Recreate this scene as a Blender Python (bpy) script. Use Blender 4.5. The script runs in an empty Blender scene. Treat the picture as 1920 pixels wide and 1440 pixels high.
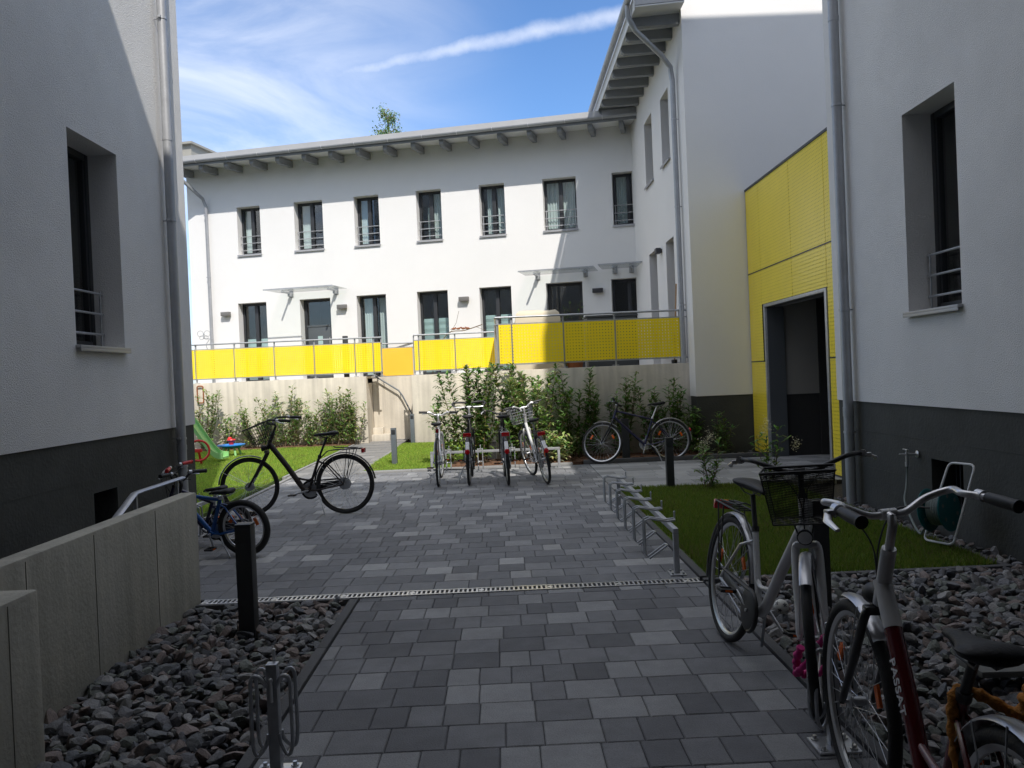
import bpy, bmesh, math, random
import numpy as np
from mathutils import Vector, Matrix
V = Vector
PI = math.pi
rnd = random.Random(11)
sc = bpy.context.scene
COL = sc.collection
Z = V((0, 0, 1))

# ------------------------------------------------------------------ materials
def mat(name, base, rough=0.7, metal=0.0, var=0.0, vscale=3.0, bump=0.0, bscale=60.0, attr=False, transl=0.0,
        spec=0.5, coat=0.0, streak=0.0, detail=6.0, grain=0.0, gscale=260.0, stain=0.0, sscale=0.7):
    m = bpy.data.materials.new(name); m.use_nodes = True
    nt = m.node_tree; N = nt.nodes; L = nt.links
    b = N['Principled BSDF']
    b.inputs['Base Color'].default_value = (*base, 1)
    b.inputs['Roughness'].default_value = rough
    b.inputs['Metallic'].default_value = metal
    b.inputs['Specular IOR Level'].default_value = spec
    b.inputs['Coat Weight'].default_value = coat
    tc = N.new('ShaderNodeTexCoord')
    col = None
    if attr:
        a = N.new('ShaderNodeAttribute'); a.attribute_name = 'Col'; col = a.outputs['Color']
    if var:
        no = N.new('ShaderNodeTexNoise'); no.inputs['Scale'].default_value = vscale; no.inputs['Detail'].default_value = detail
        no.inputs['Roughness'].default_value = 0.65
        L.new(tc.outputs['Object'], no.inputs['Vector'])
        mr = N.new('ShaderNodeMapRange'); mr.inputs['From Min'].default_value = 0.25; mr.inputs['From Max'].default_value = 0.75
        mr.inputs['To Min'].default_value = 1 - var; mr.inputs['To Max'].default_value = 1 + var
        L.new(no.outputs['Fac'], mr.inputs['Value'])
        val = mr.outputs['Result']
        if streak:
            mp = N.new('ShaderNodeMapping'); mp.inputs['Scale'].default_value = (9, 9, 0.5)
            n2 = N.new('ShaderNodeTexNoise'); n2.inputs['Scale'].default_value = 1.0; n2.inputs['Detail'].default_value = 4
            L.new(tc.outputs['Object'], mp.inputs['Vector']); L.new(mp.outputs['Vector'], n2.inputs['Vector'])
            m2 = N.new('ShaderNodeMapRange'); m2.inputs['From Min'].default_value = 0.3; m2.inputs['From Max'].default_value = 0.7
            m2.inputs['To Min'].default_value = 1 - streak; m2.inputs['To Max'].default_value = 1 + streak * 0.5
            L.new(n2.outputs['Fac'], m2.inputs['Value'])
            mm = N.new('ShaderNodeMath'); mm.operation = 'MULTIPLY'
            L.new(val, mm.inputs[0]); L.new(m2.outputs['Result'], mm.inputs[1]); val = mm.outputs[0]
        for amt, scl in ((grain, gscale), (stain, sscale)):
            if not amt: continue
            n3 = N.new('ShaderNodeTexNoise'); n3.inputs['Scale'].default_value = scl; n3.inputs['Detail'].default_value = 4; n3.inputs['Roughness'].default_value = 0.7
            L.new(tc.outputs['Object'], n3.inputs['Vector'])
            m3 = N.new('ShaderNodeMapRange'); m3.inputs['From Min'].default_value = 0.3; m3.inputs['From Max'].default_value = 0.7
            m3.inputs['To Min'].default_value = 1 - amt; m3.inputs['To Max'].default_value = 1 + amt; L.new(n3.outputs['Fac'], m3.inputs['Value'])
            m4 = N.new('ShaderNodeMath'); m4.operation = 'MULTIPLY'; L.new(val, m4.inputs[0]); L.new(m3.outputs['Result'], m4.inputs[1]); val = m4.outputs[0]
        vm = N.new('ShaderNodeVectorMath'); vm.operation = 'SCALE'
        if col is not None: L.new(col, vm.inputs[0])
        else: vm.inputs[0].default_value = base
        L.new(val, vm.inputs['Scale'])
        col = vm.outputs['Vector']
    if col is not None: L.new(col, b.inputs['Base Color'])
    if bump:
        nb = N.new('ShaderNodeTexNoise'); nb.inputs['Scale'].default_value = bscale; nb.inputs['Detail'].default_value = 3
        L.new(tc.outputs['Object'], nb.inputs['Vector'])
        bp = N.new('ShaderNodeBump'); bp.inputs['Strength'].default_value = bump; bp.inputs['Distance'].default_value = 0.02
        L.new(nb.outputs['Fac'], bp.inputs['Height']); L.new(bp.outputs['Normal'], b.inputs['Normal'])
    if transl:
        t = N.new('ShaderNodeBsdfTranslucent'); mx = N.new('ShaderNodeMixShader'); mx.inputs[0].default_value = transl
        if col is not None: L.new(col, t.inputs['Color'])
        else: t.inputs['Color'].default_value = (*base, 1)
        out = N['Material Output']
        L.new(b.outputs[0], mx.inputs[1]); L.new(t.outputs[0], mx.inputs[2]); L.new(mx.outputs[0], out.inputs['Surface'])
    return m

def perforated(name, base, pitch, rad, rough=0.45, axes=('x', 'z'), band=None):
    """sheet metal with real see-through round holes on a square grid"""
    m = mat(name, base, rough, 0.0, var=0.05, vscale=1.5)
    nt = m.node_tree; N = nt.nodes; L = nt.links
    b = N['Principled BSDF']; out = N['Material Output']
    tc = N.new('ShaderNodeTexCoord'); sp = N.new('ShaderNodeSeparateXYZ'); L.new(tc.outputs['Object'], sp.inputs[0])
    def math_(op, a, bb=None):
        n = N.new('ShaderNodeMath'); n.operation = op
        for i, q in enumerate((a, bb)):
            if q is None: continue
            if isinstance(q, (int, float)): n.inputs[i].default_value = q
            else: L.new(q, n.inputs[i])
        return n.outputs[0]
    sq = []
    for ax in axes:
        o = sp.outputs['XYZ'.index(ax[0].upper())]
        if len(ax) > 1: o = math_('ADD', o, sp.outputs['XYZ'.index(ax[1].upper())])
        fr = math_('SUBTRACT', math_('FRACT', math_('ADD', math_('DIVIDE', o, pitch), 100.5)), 0.5)
        sq.append(math_('MULTIPLY', fr, fr))
    d = math_('SQRT', math_('ADD', sq[0], sq[1]))
    hole = math_('LESS_THAN', d, rad / pitch)
    tr = N.new('ShaderNodeBsdfTransparent'); mx = N.new('ShaderNodeMixShader')
    L.new(hole, mx.inputs[0]); L.new(b.outputs[0], mx.inputs[1]); L.new(tr.outputs[0], mx.inputs[2])
    L.new(mx.outputs[0], out.inputs['Surface'])
    return m

def glass_mat(name, tint=(0.75, 0.8, 0.8), ior=1.5, refl=1.0):
    m = bpy.data.materials.new(name); m.use_nodes = True
    nt = m.node_tree; N = nt.nodes; L = nt.links
    for n in list(N):
        if n.type != 'OUTPUT_MATERIAL': N.remove(n)
    out = [n for n in N][0]
    lw = N.new('ShaderNodeLayerWeight'); lw.inputs['Blend'].default_value = 0.5    # two sided Schlick term
    pw = N.new('ShaderNodeMath'); pw.operation = 'POWER'; pw.inputs[1].default_value = 5.0; L.new(lw.outputs['Facing'], pw.inputs[0])
    f0 = ((ior - 1) / (ior + 1)) ** 2
    fr = N.new('ShaderNodeMath'); fr.operation = 'MULTIPLY_ADD'; fr.inputs[1].default_value = 1 - f0; fr.inputs[2].default_value = f0; L.new(pw.outputs[0], fr.inputs[0])
    tr = N.new('ShaderNodeBsdfTransparent'); tr.inputs['Color'].default_value = (*tint, 1)
    gl = N.new('ShaderNodeBsdfGlossy'); gl.inputs['Roughness'].default_value = 0.02
    gl.inputs['Color'].default_value = (refl, refl, refl, 1)
    mx = N.new('ShaderNodeMixShader')
    L.new(fr.outputs[0], mx.inputs[0]); L.new(tr.outputs[0], mx.inputs[1]); L.new(gl.outputs[0], mx.inputs[2])
    L.new(mx.outputs[0], out.inputs['Surface'])
    return m

M = {}
M['render'] = mat('white render plaster', (0.80, 0.79, 0.775), 0.9, var=0.05, vscale=0.9, bump=0.6, bscale=115, stain=0.07, sscale=0.5)
M['render_far'] = mat('white render smooth', (0.80, 0.79, 0.775), 0.9, var=0.03, vscale=0.6, bump=0.15, bscale=60)
M['plinth'] = mat('dark grey plinth', (0.052, 0.054, 0.05), 0.8, var=0.18, vscale=2.2, bump=0.25, bscale=35, stain=0.2, sscale=1.2)
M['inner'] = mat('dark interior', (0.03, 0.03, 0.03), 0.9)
M['alu'] = mat('anthracite window frame', (0.028, 0.03, 0.034), 0.45)
M['sill'] = mat('pale metal sill', (0.42, 0.42, 0.43), 0.45, 0.3)
M['zinc'] = mat('zinc sheet', (0.40, 0.41, 0.43), 0.45, 0.35, var=0.14, vscale=5)
M['galv'] = mat('galvanised steel', (0.44, 0.45, 0.47), 0.4, 0.5, var=0.2, vscale=14)
M['steel'] = mat('bright steel', (0.66, 0.66, 0.67), 0.28, 0.6)
M['roof'] = mat('roof metal', (0.42, 0.42, 0.42), 0.6, 0.2, var=0.05)
M['rafter'] = mat('grey painted timber', (0.25, 0.26, 0.27), 0.75, var=0.08, vscale=4)
M['soffit'] = mat('pale grey soffit boards', (0.74, 0.74, 0.73), 0.8, var=0.05)
M['glass'] = glass_mat('window glass', (0.92, 0.95, 0.95), ior=1.6)
M['canopy_glass'] = glass_mat('canopy glass', (0.96, 0.98, 0.97), ior=1.3, refl=0.6)
M['curtain'] = mat('pale curtain', (0.75, 0.82, 0.8), 0.9, var=0.1, vscale=3, transl=0.25)
M['blind'] = mat('mint pleated blind', (0.5, 0.66, 0.64), 0.9, transl=0.2)
M['concrete'] = mat('board marked concrete', (0.62, 0.565, 0.475), 0.85, var=0.13, vscale=1.6, bump=0.18, bscale=28, streak=0.2)
M['concrete_old'] = mat('weathered concrete', (0.44, 0.42, 0.355), 0.88, var=0.14, vscale=2.2, bump=0.2, bscale=45, streak=0.2, stain=0.12, sscale=1.3)
M['yellow'] = perforated('yellow perforated sheet', (0.98, 0.72, 0.012), 0.055, 0.0078)
M['backlit'] = perforated('amber perforated sheet', (0.92, 0.55, 0.05), 0.05, 0.004)  # the railings' yellow sheet, made more orange to look lit from behind
M['portal'] = perforated('yellow portal sheet', (0.97, 0.76, 0.06), 0.052, 0.0095, rough=0.3, axes=('y', 'z'))
M['paver'] = mat('concrete paver', (0.1, 0.1, 0.1), 0.82, attr=True, var=0.14, vscale=9, bump=0.3, bscale=140, grain=0.22, gscale=170, stain=0.16, sscale=0.9)
M['slab'] = mat('grey paving slab', (0.1, 0.1, 0.1), 0.8, attr=True, var=0.12, vscale=6, bump=0.15, bscale=120)
M['joint'] = mat('sand joint', (0.035, 0.035, 0.035), 0.95)
M['kerb'] = mat('dark kerb stone', (0.085, 0.085, 0.088), 0.85, var=0.15, vscale=6, bump=0.2, bscale=80)
M['kerb_light'] = mat('grey kerb stone', (0.25, 0.25, 0.25), 0.85, var=0.12, vscale=5)
M['stone'] = mat('crushed stone', (0.1, 0.1, 0.1), 0.8, attr=True, var=0.25, vscale=20, bump=0.35, bscale=70, grain=0.2, gscale=150)
M['earth'] = mat('dark earth', (0.03, 0.026, 0.022), 0.95, var=0.4, vscale=12, bump=0.6, bscale=30)
M['mulch'] = mat('bark mulch soil', (0.13, 0.065, 0.035), 0.95, var=0.5, vscale=14, bump=0.9, bscale=35)
M['turf'] = mat('turf soil', (0.085, 0.14, 0.025), 0.95, var=0.4, vscale=6)
M['blade'] = mat('grass blade', (0.06, 0.12, 0.02), 0.6, attr=True, transl=0.5, spec=0.3)
M['leaf'] = mat('shrub leaf', (0.06, 0.12, 0.02), 0.45, attr=True, transl=0.4, spec=0.5)
M['bark'] = mat('thin bark', (0.17, 0.12, 0.075), 0.9, var=0.2, vscale=20)
M['petal'] = mat('cream blossom', (0.62, 0.6, 0.42), 0.7, transl=0.2)
M['black'] = mat('black paint', (0.014, 0.014, 0.015), 0.35, coat=0.25)
M['rubber'] = mat('tyre rubber', (0.018, 0.018, 0.018), 0.75, bump=0.2, bscale=150)
M['plastic'] = mat('black plastic', (0.02, 0.02, 0.02), 0.5)
M['white_paint'] = mat('white bicycle paint', (0.62, 0.62, 0.62), 0.3, coat=0.3, var=0.05, vscale=8)
M['silver_paint'] = mat('silver bicycle paint', (0.5, 0.5, 0.52), 0.3, 0.6, var=0.05)
M['red_paint'] = mat('dark red paint', (0.10, 0.006, 0.01), 0.25, coat=0.4)
M['blue_paint'] = mat('blue paint', (0.012, 0.09, 0.32), 0.3, coat=0.3)
M['navy_paint'] = mat('navy paint', (0.014, 0.014, 0.06), 0.3, coat=0.3)
M['brown_paint'] = mat('dark brown paint', (0.02, 0.013, 0.011), 0.5)
M['rim'] = mat('bright aluminium rim', (0.6, 0.6, 0.6), 0.3, 0.8)
M['red_lens'] = mat('red reflector', (0.5, 0.01, 0.015), 0.2, coat=0.5)
M['orange_lens'] = mat('orange reflector', (0.75, 0.14, 0.015), 0.25)
M['white_lens'] = mat('white reflector', (0.75, 0.76, 0.78), 0.2)
M['red_grip'] = mat('red plastic', (0.6, 0.03, 0.03), 0.4)
M['saddle'] = mat('black saddle vinyl', (0.012, 0.012, 0.013), 0.6, bump=0.1, bscale=120)
M['tan'] = mat('orange brown fabric', (0.5, 0.2, 0.03), 0.85, var=0.3, vscale=25, bump=0.5, bscale=90)
M['pink'] = mat('pink sleeve', (0.6, 0.02, 0.22), 0.6, var=0.15, vscale=30)
M['mesh'] = perforated('black wire mesh', (0.02, 0.02, 0.02), 0.0075, 0.0029, axes=('xy', 'z'))
M['bollard'] = mat('anthracite bollard', (0.038, 0.04, 0.043), 0.5, 0.2, var=0.12, vscale=8)
M['bollard_grey'] = mat('mid grey bollard', (0.13, 0.15, 0.17), 0.5, 0.2, var=0.1, vscale=8)
M['teal'] = mat('teal plastic', (0.0, 0.12, 0.13), 0.4)
M['hose'] = mat('grey hose', (0.16, 0.19, 0.18), 0.6)
M['reel_white'] = mat('white tube', (0.72, 0.72, 0.72), 0.35)
M['green_plastic'] = mat('light green plastic', (0.3, 0.62, 0.24), 0.4, transl=0.15)
M['blue_plastic'] = mat('blue plastic', (0.02, 0.2, 0.6), 0.4)
M['ball_white'] = mat('white ball leather', (0.6, 0.6, 0.56), 0.6, var=0.1)
M['beige'] = mat('beige tarpaulin', (0.62, 0.55, 0.42), 0.85, bump=0.2, bscale=8)
M['wood'] = mat('pale wood', (0.4, 0.24, 0.12), 0.7)
M['rust'] = mat('rusty metal', (0.28, 0.1, 0.04), 0.9, var=0.2)
M['lampshade'] = mat('grey lamp housing', (0.2, 0.19, 0.18), 0.5, 0.3)
M['lamp_dark'] = mat('dark lamp housing', (0.05, 0.05, 0.055), 0.5, 0.3)
M['doorleaf'] = mat('grey door leaf', (0.085, 0.095, 0.105), 0.5)

# ------------------------------------------------------------------ mesh builder
class MB:
    def __init__(s): s.v = []; s.f = []; s.m = []; s.c = []
    def add(s, vs, fs, mi=0, col=None):
        o = len(s.v); s.v.extend([tuple(p) for p in vs])
        for f in fs: s.f.append(tuple(i + o for i in f)); s.m.append(mi); s.c.append(col)
    def quad(s, a, b, c, d, mi=0, col=None): s.add([a, b, c, d], [(0, 1, 2, 3)], mi, col)
    def box(s, c, sz, R=None, bev=0.0, mi=0, col=None):
        c = V(c); hx, hy, hz = sz[0] / 2, sz[1] / 2, sz[2] / 2
        if bev > 0:
            bm = bmesh.new(); bmesh.ops.create_cube(bm, size=1)
            for v in bm.verts: v.co = V((v.co.x * sz[0], v.co.y * sz[1], v.co.z * sz[2]))
            bmesh.ops.bevel(bm, geom=bm.edges[:], offset=min(bev, min(sz) * 0.45), segments=2, affect='EDGES', profile=0.6)
            bm.verts.index_update()
            vs = [v.co.copy() for v in bm.verts]; fs = [[v.index for v in f.verts] for f in bm.faces]; bm.free()
        else:
            vs = [V((x, y, z)) for x in (-hx, hx) for y in (-hy, hy) for z in (-hz, hz)]
            fs = [(0, 1, 3, 2), (4, 6, 7, 5), (0, 4, 5, 1), (2, 3, 7, 6), (0, 2, 6, 4), (1, 5, 7, 3)]
        if R is not None: vs = [R @ p for p in vs]
        s.add([c + p for p in vs], fs, mi, col)
    def bb(s, x0, x1, y0, y1, z0, z1, bev=0.0, mi=0, col=None):
        s.box(((x0 + x1) / 2, (y0 + y1) / 2, (z0 + z1) / 2), (abs(x1 - x0), abs(y1 - y0), abs(z1 - z0)), None, bev, mi, col)
    def tube(s, pts, r, n=8, closed=False, caps=True, mi=0, flat=1.0, up=None):
        pts = [V(p) for p in pts]; k = len(pts)
        rs = r if isinstance(r, (list, tuple)) else [r] * k
        tans = []
        for i in range(k):
            if closed: t = pts[(i + 1) % k] - pts[i - 1]
            else: t = pts[min(i + 1, k - 1)] - pts[max(i - 1, 0)]
            tans.append(t.normalized() if t.length > 1e-9 else Z.copy())
        a = V(up) if up is not None else (Z.copy() if abs(tans[0].z) < 0.9 else V((1, 0, 0)))
        nrm = (a - tans[0] * a.dot(tans[0])).normalized()
        vs = []
        for i in range(k):
            nrm = nrm - tans[i] * nrm.dot(tans[i])
            nrm = nrm.normalized() if nrm.length > 1e-6 else tans[i].orthogonal().normalized()
            b = tans[i].cross(nrm)
            for j in range(n):
                th = 2 * PI * j / n
                vs.append(pts[i] + nrm * (math.cos(th) * rs[i]) + b * (math.sin(th) * rs[i] * flat))
        fs = []
        for i in range(k if closed else k - 1):
            i2 = (i + 1) % k
            for j in range(n):
                fs.append((i * n + j, i * n + (j + 1) % n, i2 * n + (j + 1) % n, i2 * n + j))
        if not closed and caps:
            fs.append(tuple(range(n - 1, -1, -1))); fs.append(tuple(range((k - 1) * n, k * n)))
        s.add(vs, fs, mi)
    def cyl(s, p, q, r, r2=None, n=12, mi=0): s.tube([p, q], [r, r if r2 is None else r2], n, mi=mi)
    def torus(s, c, axis, R, r, n=48, k=8, mi=0, flat=1.0):
        axis = V(axis).normalized(); a = axis.orthogonal().normalized(); b = axis.cross(a)
        s.tube([V(c) + a * (math.cos(2 * PI * i / n) * R) + b * (math.sin(2 * PI * i / n) * R) for i in range(n)], r, k, True, mi=mi, flat=flat, up=a)
    def lathe(s, prof, c, axis, n=20, mi=0):
        c = V(c); axis = V(axis).normalized(); a = axis.orthogonal().normalized(); b = axis.cross(a)
        vs = []; k = len(prof)
        for (r, h) in prof:
            for j in range(n):
                th = 2 * PI * j / n
                vs.append(c + axis * h + a * (math.cos(th) * r) + b * (math.sin(th) * r))
        fs = []
        for i in range(k - 1):
            for j in range(n): fs.append((i * n + j, i * n + (j + 1) % n, (i + 1) * n + (j + 1) % n, (i + 1) * n + j))
        fs.append(tuple(range(n - 1, -1, -1))); fs.append(tuple(range((k - 1) * n, k * n)))
        s.add(vs, fs, mi)
    def ell(s, c, rad, R=None, nu=14, nv=9, mi=0):
        c = V(c); vs = []
        for i in range(nv + 1):
            ph = PI * i / nv
            for j in range(nu):
                th = 2 * PI * j / nu
                p = V((rad[0] * math.sin(ph) * math.cos(th), rad[1] * math.sin(ph) * math.sin(th), rad[2] * math.cos(ph)))
                vs.append(c + (R @ p if R is not None else p))
        fs = [(i * nu + j, i * nu + (j + 1) % nu, (i + 1) * nu + (j + 1) % nu, (i + 1) * nu + j) for i in range(nv) for j in range(nu)]
        s.add(vs, fs, mi)
    def xf(s, mtx):
        s.v = [tuple(mtx @ V(p)) for p in s.v]; return s
    def build(s, name, mats, parent=None, smooth=True, angle=40, recalc=True):
        me = bpy.data.meshes.new(name)
        me.from_pydata(s.v, [], s.f)
        mats = mats if isinstance(mats, (list, tuple)) else [mats]
        for m_ in mats: me.materials.append(m_)
        if len(mats) > 1: me.polygons.foreach_set('material_index', s.m)
        if any(c is not None for c in s.c):
            at = me.attributes.new('Col', 'FLOAT_COLOR', 'FACE')
            arr = np.ones((len(s.f), 4), dtype=np.float32)
            arr[:, :3] = np.array([c if c is not None else (0.1, 0.1, 0.1) for c in s.c], dtype=np.float32)
            at.data.foreach_set('color', arr.ravel())
        if recalc and len(s.f) < 60000:
            bm = bmesh.new(); bm.from_mesh(me); bmesh.ops.recalc_face_normals(bm, faces=bm.faces[:]); bm.to_mesh(me); bm.free()
        if smooth:
            me.polygons.foreach_set('use_smooth', [True] * len(me.polygons)); me.set_sharp_from_angle(angle=math.radians(angle))
        me.update()
        o = bpy.data.objects.new(name, me); COL.objects.link(o)
        if parent is not None: o.parent = parent
        return o

def tag(o, label=None, cat=None, group=None, kind=None):
    if label: o['label'] = label
    if cat: o['category'] = cat
    if group: o['group'] = group
    if kind: o['kind'] = kind
    return o
def thing(name, label, cat, loc=(0, 0, 0), group=None, rotz=0):
    o = bpy.data.objects.new(name, None); COL.objects.link(o)
    o.location = loc; o.rotation_euler = (0, 0, rotz); o.empty_display_size = 0.1
    return tag(o, label, cat, group)
def copy_tree(o, parent=None):
    c = o.copy(); COL.objects.link(c)
    if parent is not None: c.parent = parent
    for ch in list(o.children): copy_tree(ch, c)
    return c

class Fr:
    """a wall's own frame: u along it, o outward, z up"""
    def __init__(s, O, U, N): s.O = V(O); s.U = V(U).normalized(); s.N = V(N).normalized(); s.R = Matrix((s.U, s.N, Z)).transposed()
    def L(s, u, z, o=0.0): return s.O + s.U * u + s.N * o + Z * z
def fbox(mb, fr, u0, u1, z0, z1, o0, o1, bev=0.0, mi=0):
    mb.box(fr.L((u0 + u1) / 2, (z0 + z1) / 2, (o0 + o1) / 2), (abs(u1 - u0), abs(o1 - o0), abs(z1 - z0)), fr.R, bev, mi)
def wall(mb, fr, u0, u1, z0, z1, ops, depth, mi=0, room_mi=1, room=0.9, o=0.0):
    us = sorted({u0, u1, *[q for a in ops for q in a[:2]]}); zs = sorted({z0, z1, *[q for a in ops for q in a[2:4]]})
    us = [u for u in us if u0 <= u <= u1]; zs = [z for z in zs if z0 <= z <= z1]
    for i in range(len(us) - 1):
        for j in range(len(zs) - 1):
            cu = (us[i] + us[i + 1]) / 2; cz = (zs[j] + zs[j + 1]) / 2
            if any(a[0] < cu < a[1] and a[2] < cz < a[3] for a in ops): continue
            mb.quad(fr.L(us[i], zs[j], o), fr.L(us[i + 1], zs[j], o), fr.L(us[i + 1], zs[j + 1], o), fr.L(us[i], zs[j + 1], o), mi)
    for (a, b, c, d) in [q[:4] for q in ops]:
        def ring(ua, ub, za, zb, oa, ob, m_):
            P = lambda u, z, oo: fr.L(u, z, oo)
            mb.quad(P(ua, za, oa), P(ub, za, oa), P(ub, za, ob), P(ua, za, ob), m_)
            mb.quad(P(ua, zb, oa), P(ub, zb, oa), P(ub, zb, ob), P(ua, zb, ob), m_)
            mb.quad(P(ua, za, oa), P(ua, zb, oa), P(ua, zb, ob), P(ua, za, ob), m_)
            mb.quad(P(ub, za, oa), P(ub, zb, oa), P(ub, zb, ob), P(ub, za, ob), m_)
        ring(a, b, c, d, o, o - depth - 0.06, mi)
        e = 0.15
        if room:
            ring(a - e, b + e, c - 0.02, d + e, o - depth - 0.06, o - depth - room, room_mi)
            mb.quad(fr.L(a - e, c - .02, o - depth - room), fr.L(b + e, c - .02, o - depth - room), fr.L(b + e, d + e, o - depth - room), fr.L(a - e, d + e, o - depth - room), room_mi)

def window(parent, fr, a, b, c, d, depth, split=True, guard=0, sill=True, curtain=None, blind=0.0, solid_door=False, sill_out=0.05, detail=True, cut=0.0):
    """one window or glazed door: frame (part) > pane, sill, guard rail, curtain, blind (sub-parts)"""
    mb = MB(); t = 0.065; o0, o1 = -depth - 0.05, -depth + 0.015
    e = 0.002
    fbox(mb, fr, a + e, a + t, c + e, d - e, o0, o1, 0.006); fbox(mb, fr, b - t, b - e, c + e, d - e, o0, o1, 0.006)
    fbox(mb, fr, a + t, b - t, d - t, d - e, o0, o1, 0.006); fbox(mb, fr, a + t, b - t, c + e, c + t, o0, o1, 0.006)
    mids = [(a + t, b - t)]
    if split:
        m_ = (a + b) / 2; fbox(mb, fr, m_ - 0.05, m_ + 0.05, c + t, d - t, o0, o1 + 0.012, 0.006)
        mids = [(a + t, m_ - 0.05), (m_ + 0.05, b - t)]
    else:
        s_ = 0.03
        fbox(mb, fr, a + t, a + t + s_, c + t, d - t, o0, o1 - 0.01); fbox(mb, fr, b - t - s_, b - t, c + t, d - t, o0, o1 - 0.01)
    f = mb.build('door_frame' if solid_door else 'window', M['alu'], parent)
    if solid_door:
        z1 = d - 0.75
        dm = MB(); fbox(dm, fr, a + t, b - t, c + t, z1, o0 + 0.01, o1 - 0.012, 0.004)
        fbox(dm, fr, a + t, b - t, z1, z1 + 0.05, o0, o1, 0.004); dm.build('door_leaf', M['doorleaf'], f)
        sm = MB(); m_ = (a + b) / 2; fbox(sm, fr, m_ - 0.07, m_ + 0.07, c + 0.7, z1 - 0.25, o1 - 0.012, o1 - 0.006); sm.build('light_slot', M['blind'], f)
        hm = MB(); hm.tube([fr.L(b - t - 0.08, c + 0.75, o1), fr.L(b - t - 0.08, c + 0.75, o1 + 0.05), fr.L(b - t - 0.08, z1 - 0.3, o1 + 0.05), fr.L(b - t - 0.08, z1 - 0.3, o1)], 0.012, 6); hm.build('door_handle', M['steel'], f)
        pm = MB(); fbox(pm, fr, a + t, b - t, z1 + 0.05, d - t, o0 + 0.02, o0 + 0.03); pm.build('pane', M['glass'], f)
    else:
        pm = MB()
        for (p0, p1) in mids: fbox(pm, fr, p0, p1, c + t, d - t, o0 + 0.02, o0 + 0.03)
        pm.build('pane', M['glass'], f)
    if curtain:
        cm = MB()
        for (p0, p1, top, bot) in curtain:
            n = 14; w = b - a
            rows = []
            for zz in (bot, top):
                rows.append([fr.L(a + w * (p0 + (p1 - p0) * i / n), c + (d - c) * zz, o0 - 0.06 + 0.018 * math.sin(i * 2.1 + p0 * 9)) for i in range(n + 1)])
            for i in range(n): cm.quad(rows[0][i], rows[0][i + 1], rows[1][i + 1], rows[1][i])
        cm.build('curtain', M['curtain'], f, angle=80)
    if blind:
        bm_ = MB(); n = 16; z0, z1 = c + t, c + (d - c) * blind
        for (p0, p1) in mids:
            for i in range(n):
                za, zb = z0 + (z1 - z0) * i / n, z0 + (z1 - z0) * (i + 1) / n
                oa, ob = (o0 - 0.02, o0 - 0.035) if i % 2 else (o0 - 0.035, o0 - 0.02)
                bm_.quad(fr.L(p0, za, oa), fr.L(p1, za, oa), fr.L(p1, zb, ob), fr.L(p0, zb, ob))
        bm_.build('blind', M['blind'], f, smooth=False)
    if sill:
        sm = MB(); fbox(sm, fr, a - 0.02, b + 0.02, c - 0.028, c - 0.004, -depth + 0.02, sill_out, 0.004)
        fbox(sm, fr, a - 0.02, b + 0.02, c - 0.055, c - 0.028, sill_out - 0.008, sill_out, 0.002)
        sm.build('sill', M['sill'], f)
    if guard:
        gm = MB(); oo = -depth + 0.09; r = 0.011
        for i in range(guard):
            zz = c + 0.13 + i * (0.38 / max(1, guard - 1) if guard > 1 else 0)
            gm.cyl(fr.L(a + 0.004, zz, oo), fr.L(b - 0.004, zz, oo), r, n=8)
        for uu in (a + 0.05, b - 0.05):
            gm.cyl(fr.L(uu, c + 0.004, oo), fr.L(uu, c + 0.53, oo), r * 0.9, n=6)
        gm.build('guard_rail', M['galv'], f)
    return f
M['front'] = mat('darkened grey render', (0.30, 0.29, 0.27), 0.9, var=0.1, vscale=0.6)  # dark tone chosen for the unseen house so it bounces less light
M['wall_joint'] = mat('formwork line', (0.2, 0.19, 0.16), 0.9)
M['plank'] = mat('weathered plank', (0.16, 0.16, 0.15), 0.9, var=0.2, vscale=8, streak=0.2)
# ------------------------------------------------------------------ camera, sun, sky
H = 1.55; FPX = 1570.0
cam_d = bpy.data.cameras.new('camera'); cam = bpy.data.objects.new('camera', cam_d); COL.objects.link(cam)
cam_d.sensor_width = 36; cam_d.lens = FPX / 1920 * 36; cam_d.clip_start = 0.05; cam_d.clip_end = 2000
CM = Matrix.Rotation(math.radians(-0.62), 3, 'Z') @ Matrix.Rotation(PI / 2 - math.radians(0.62), 3, 'X') @ Matrix.Rotation(-0.0425, 3, 'Z')
cam.matrix_world = Matrix.Translation((0, 0, H)) @ CM.to_4x4()
sc.camera = cam

SDIR = V((-0.30, 1.0, -1.15)).normalized()
sun_d = bpy.data.lights.new('sun', 'SUN'); sun_d.energy = 2.85; sun_d.angle = math.radians(0.5); sun_d.color = (1.0, 0.95, 0.88)
sun = bpy.data.objects.new('sun', sun_d); COL.objects.link(sun)
sun.rotation_euler = SDIR.to_track_quat('-Z', 'Y').to_euler(); sun.location = (5, -20, 30)
SEL = math.asin(-SDIR.z); SROT = math.atan2(-SDIR.x, -SDIR.y)

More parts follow.
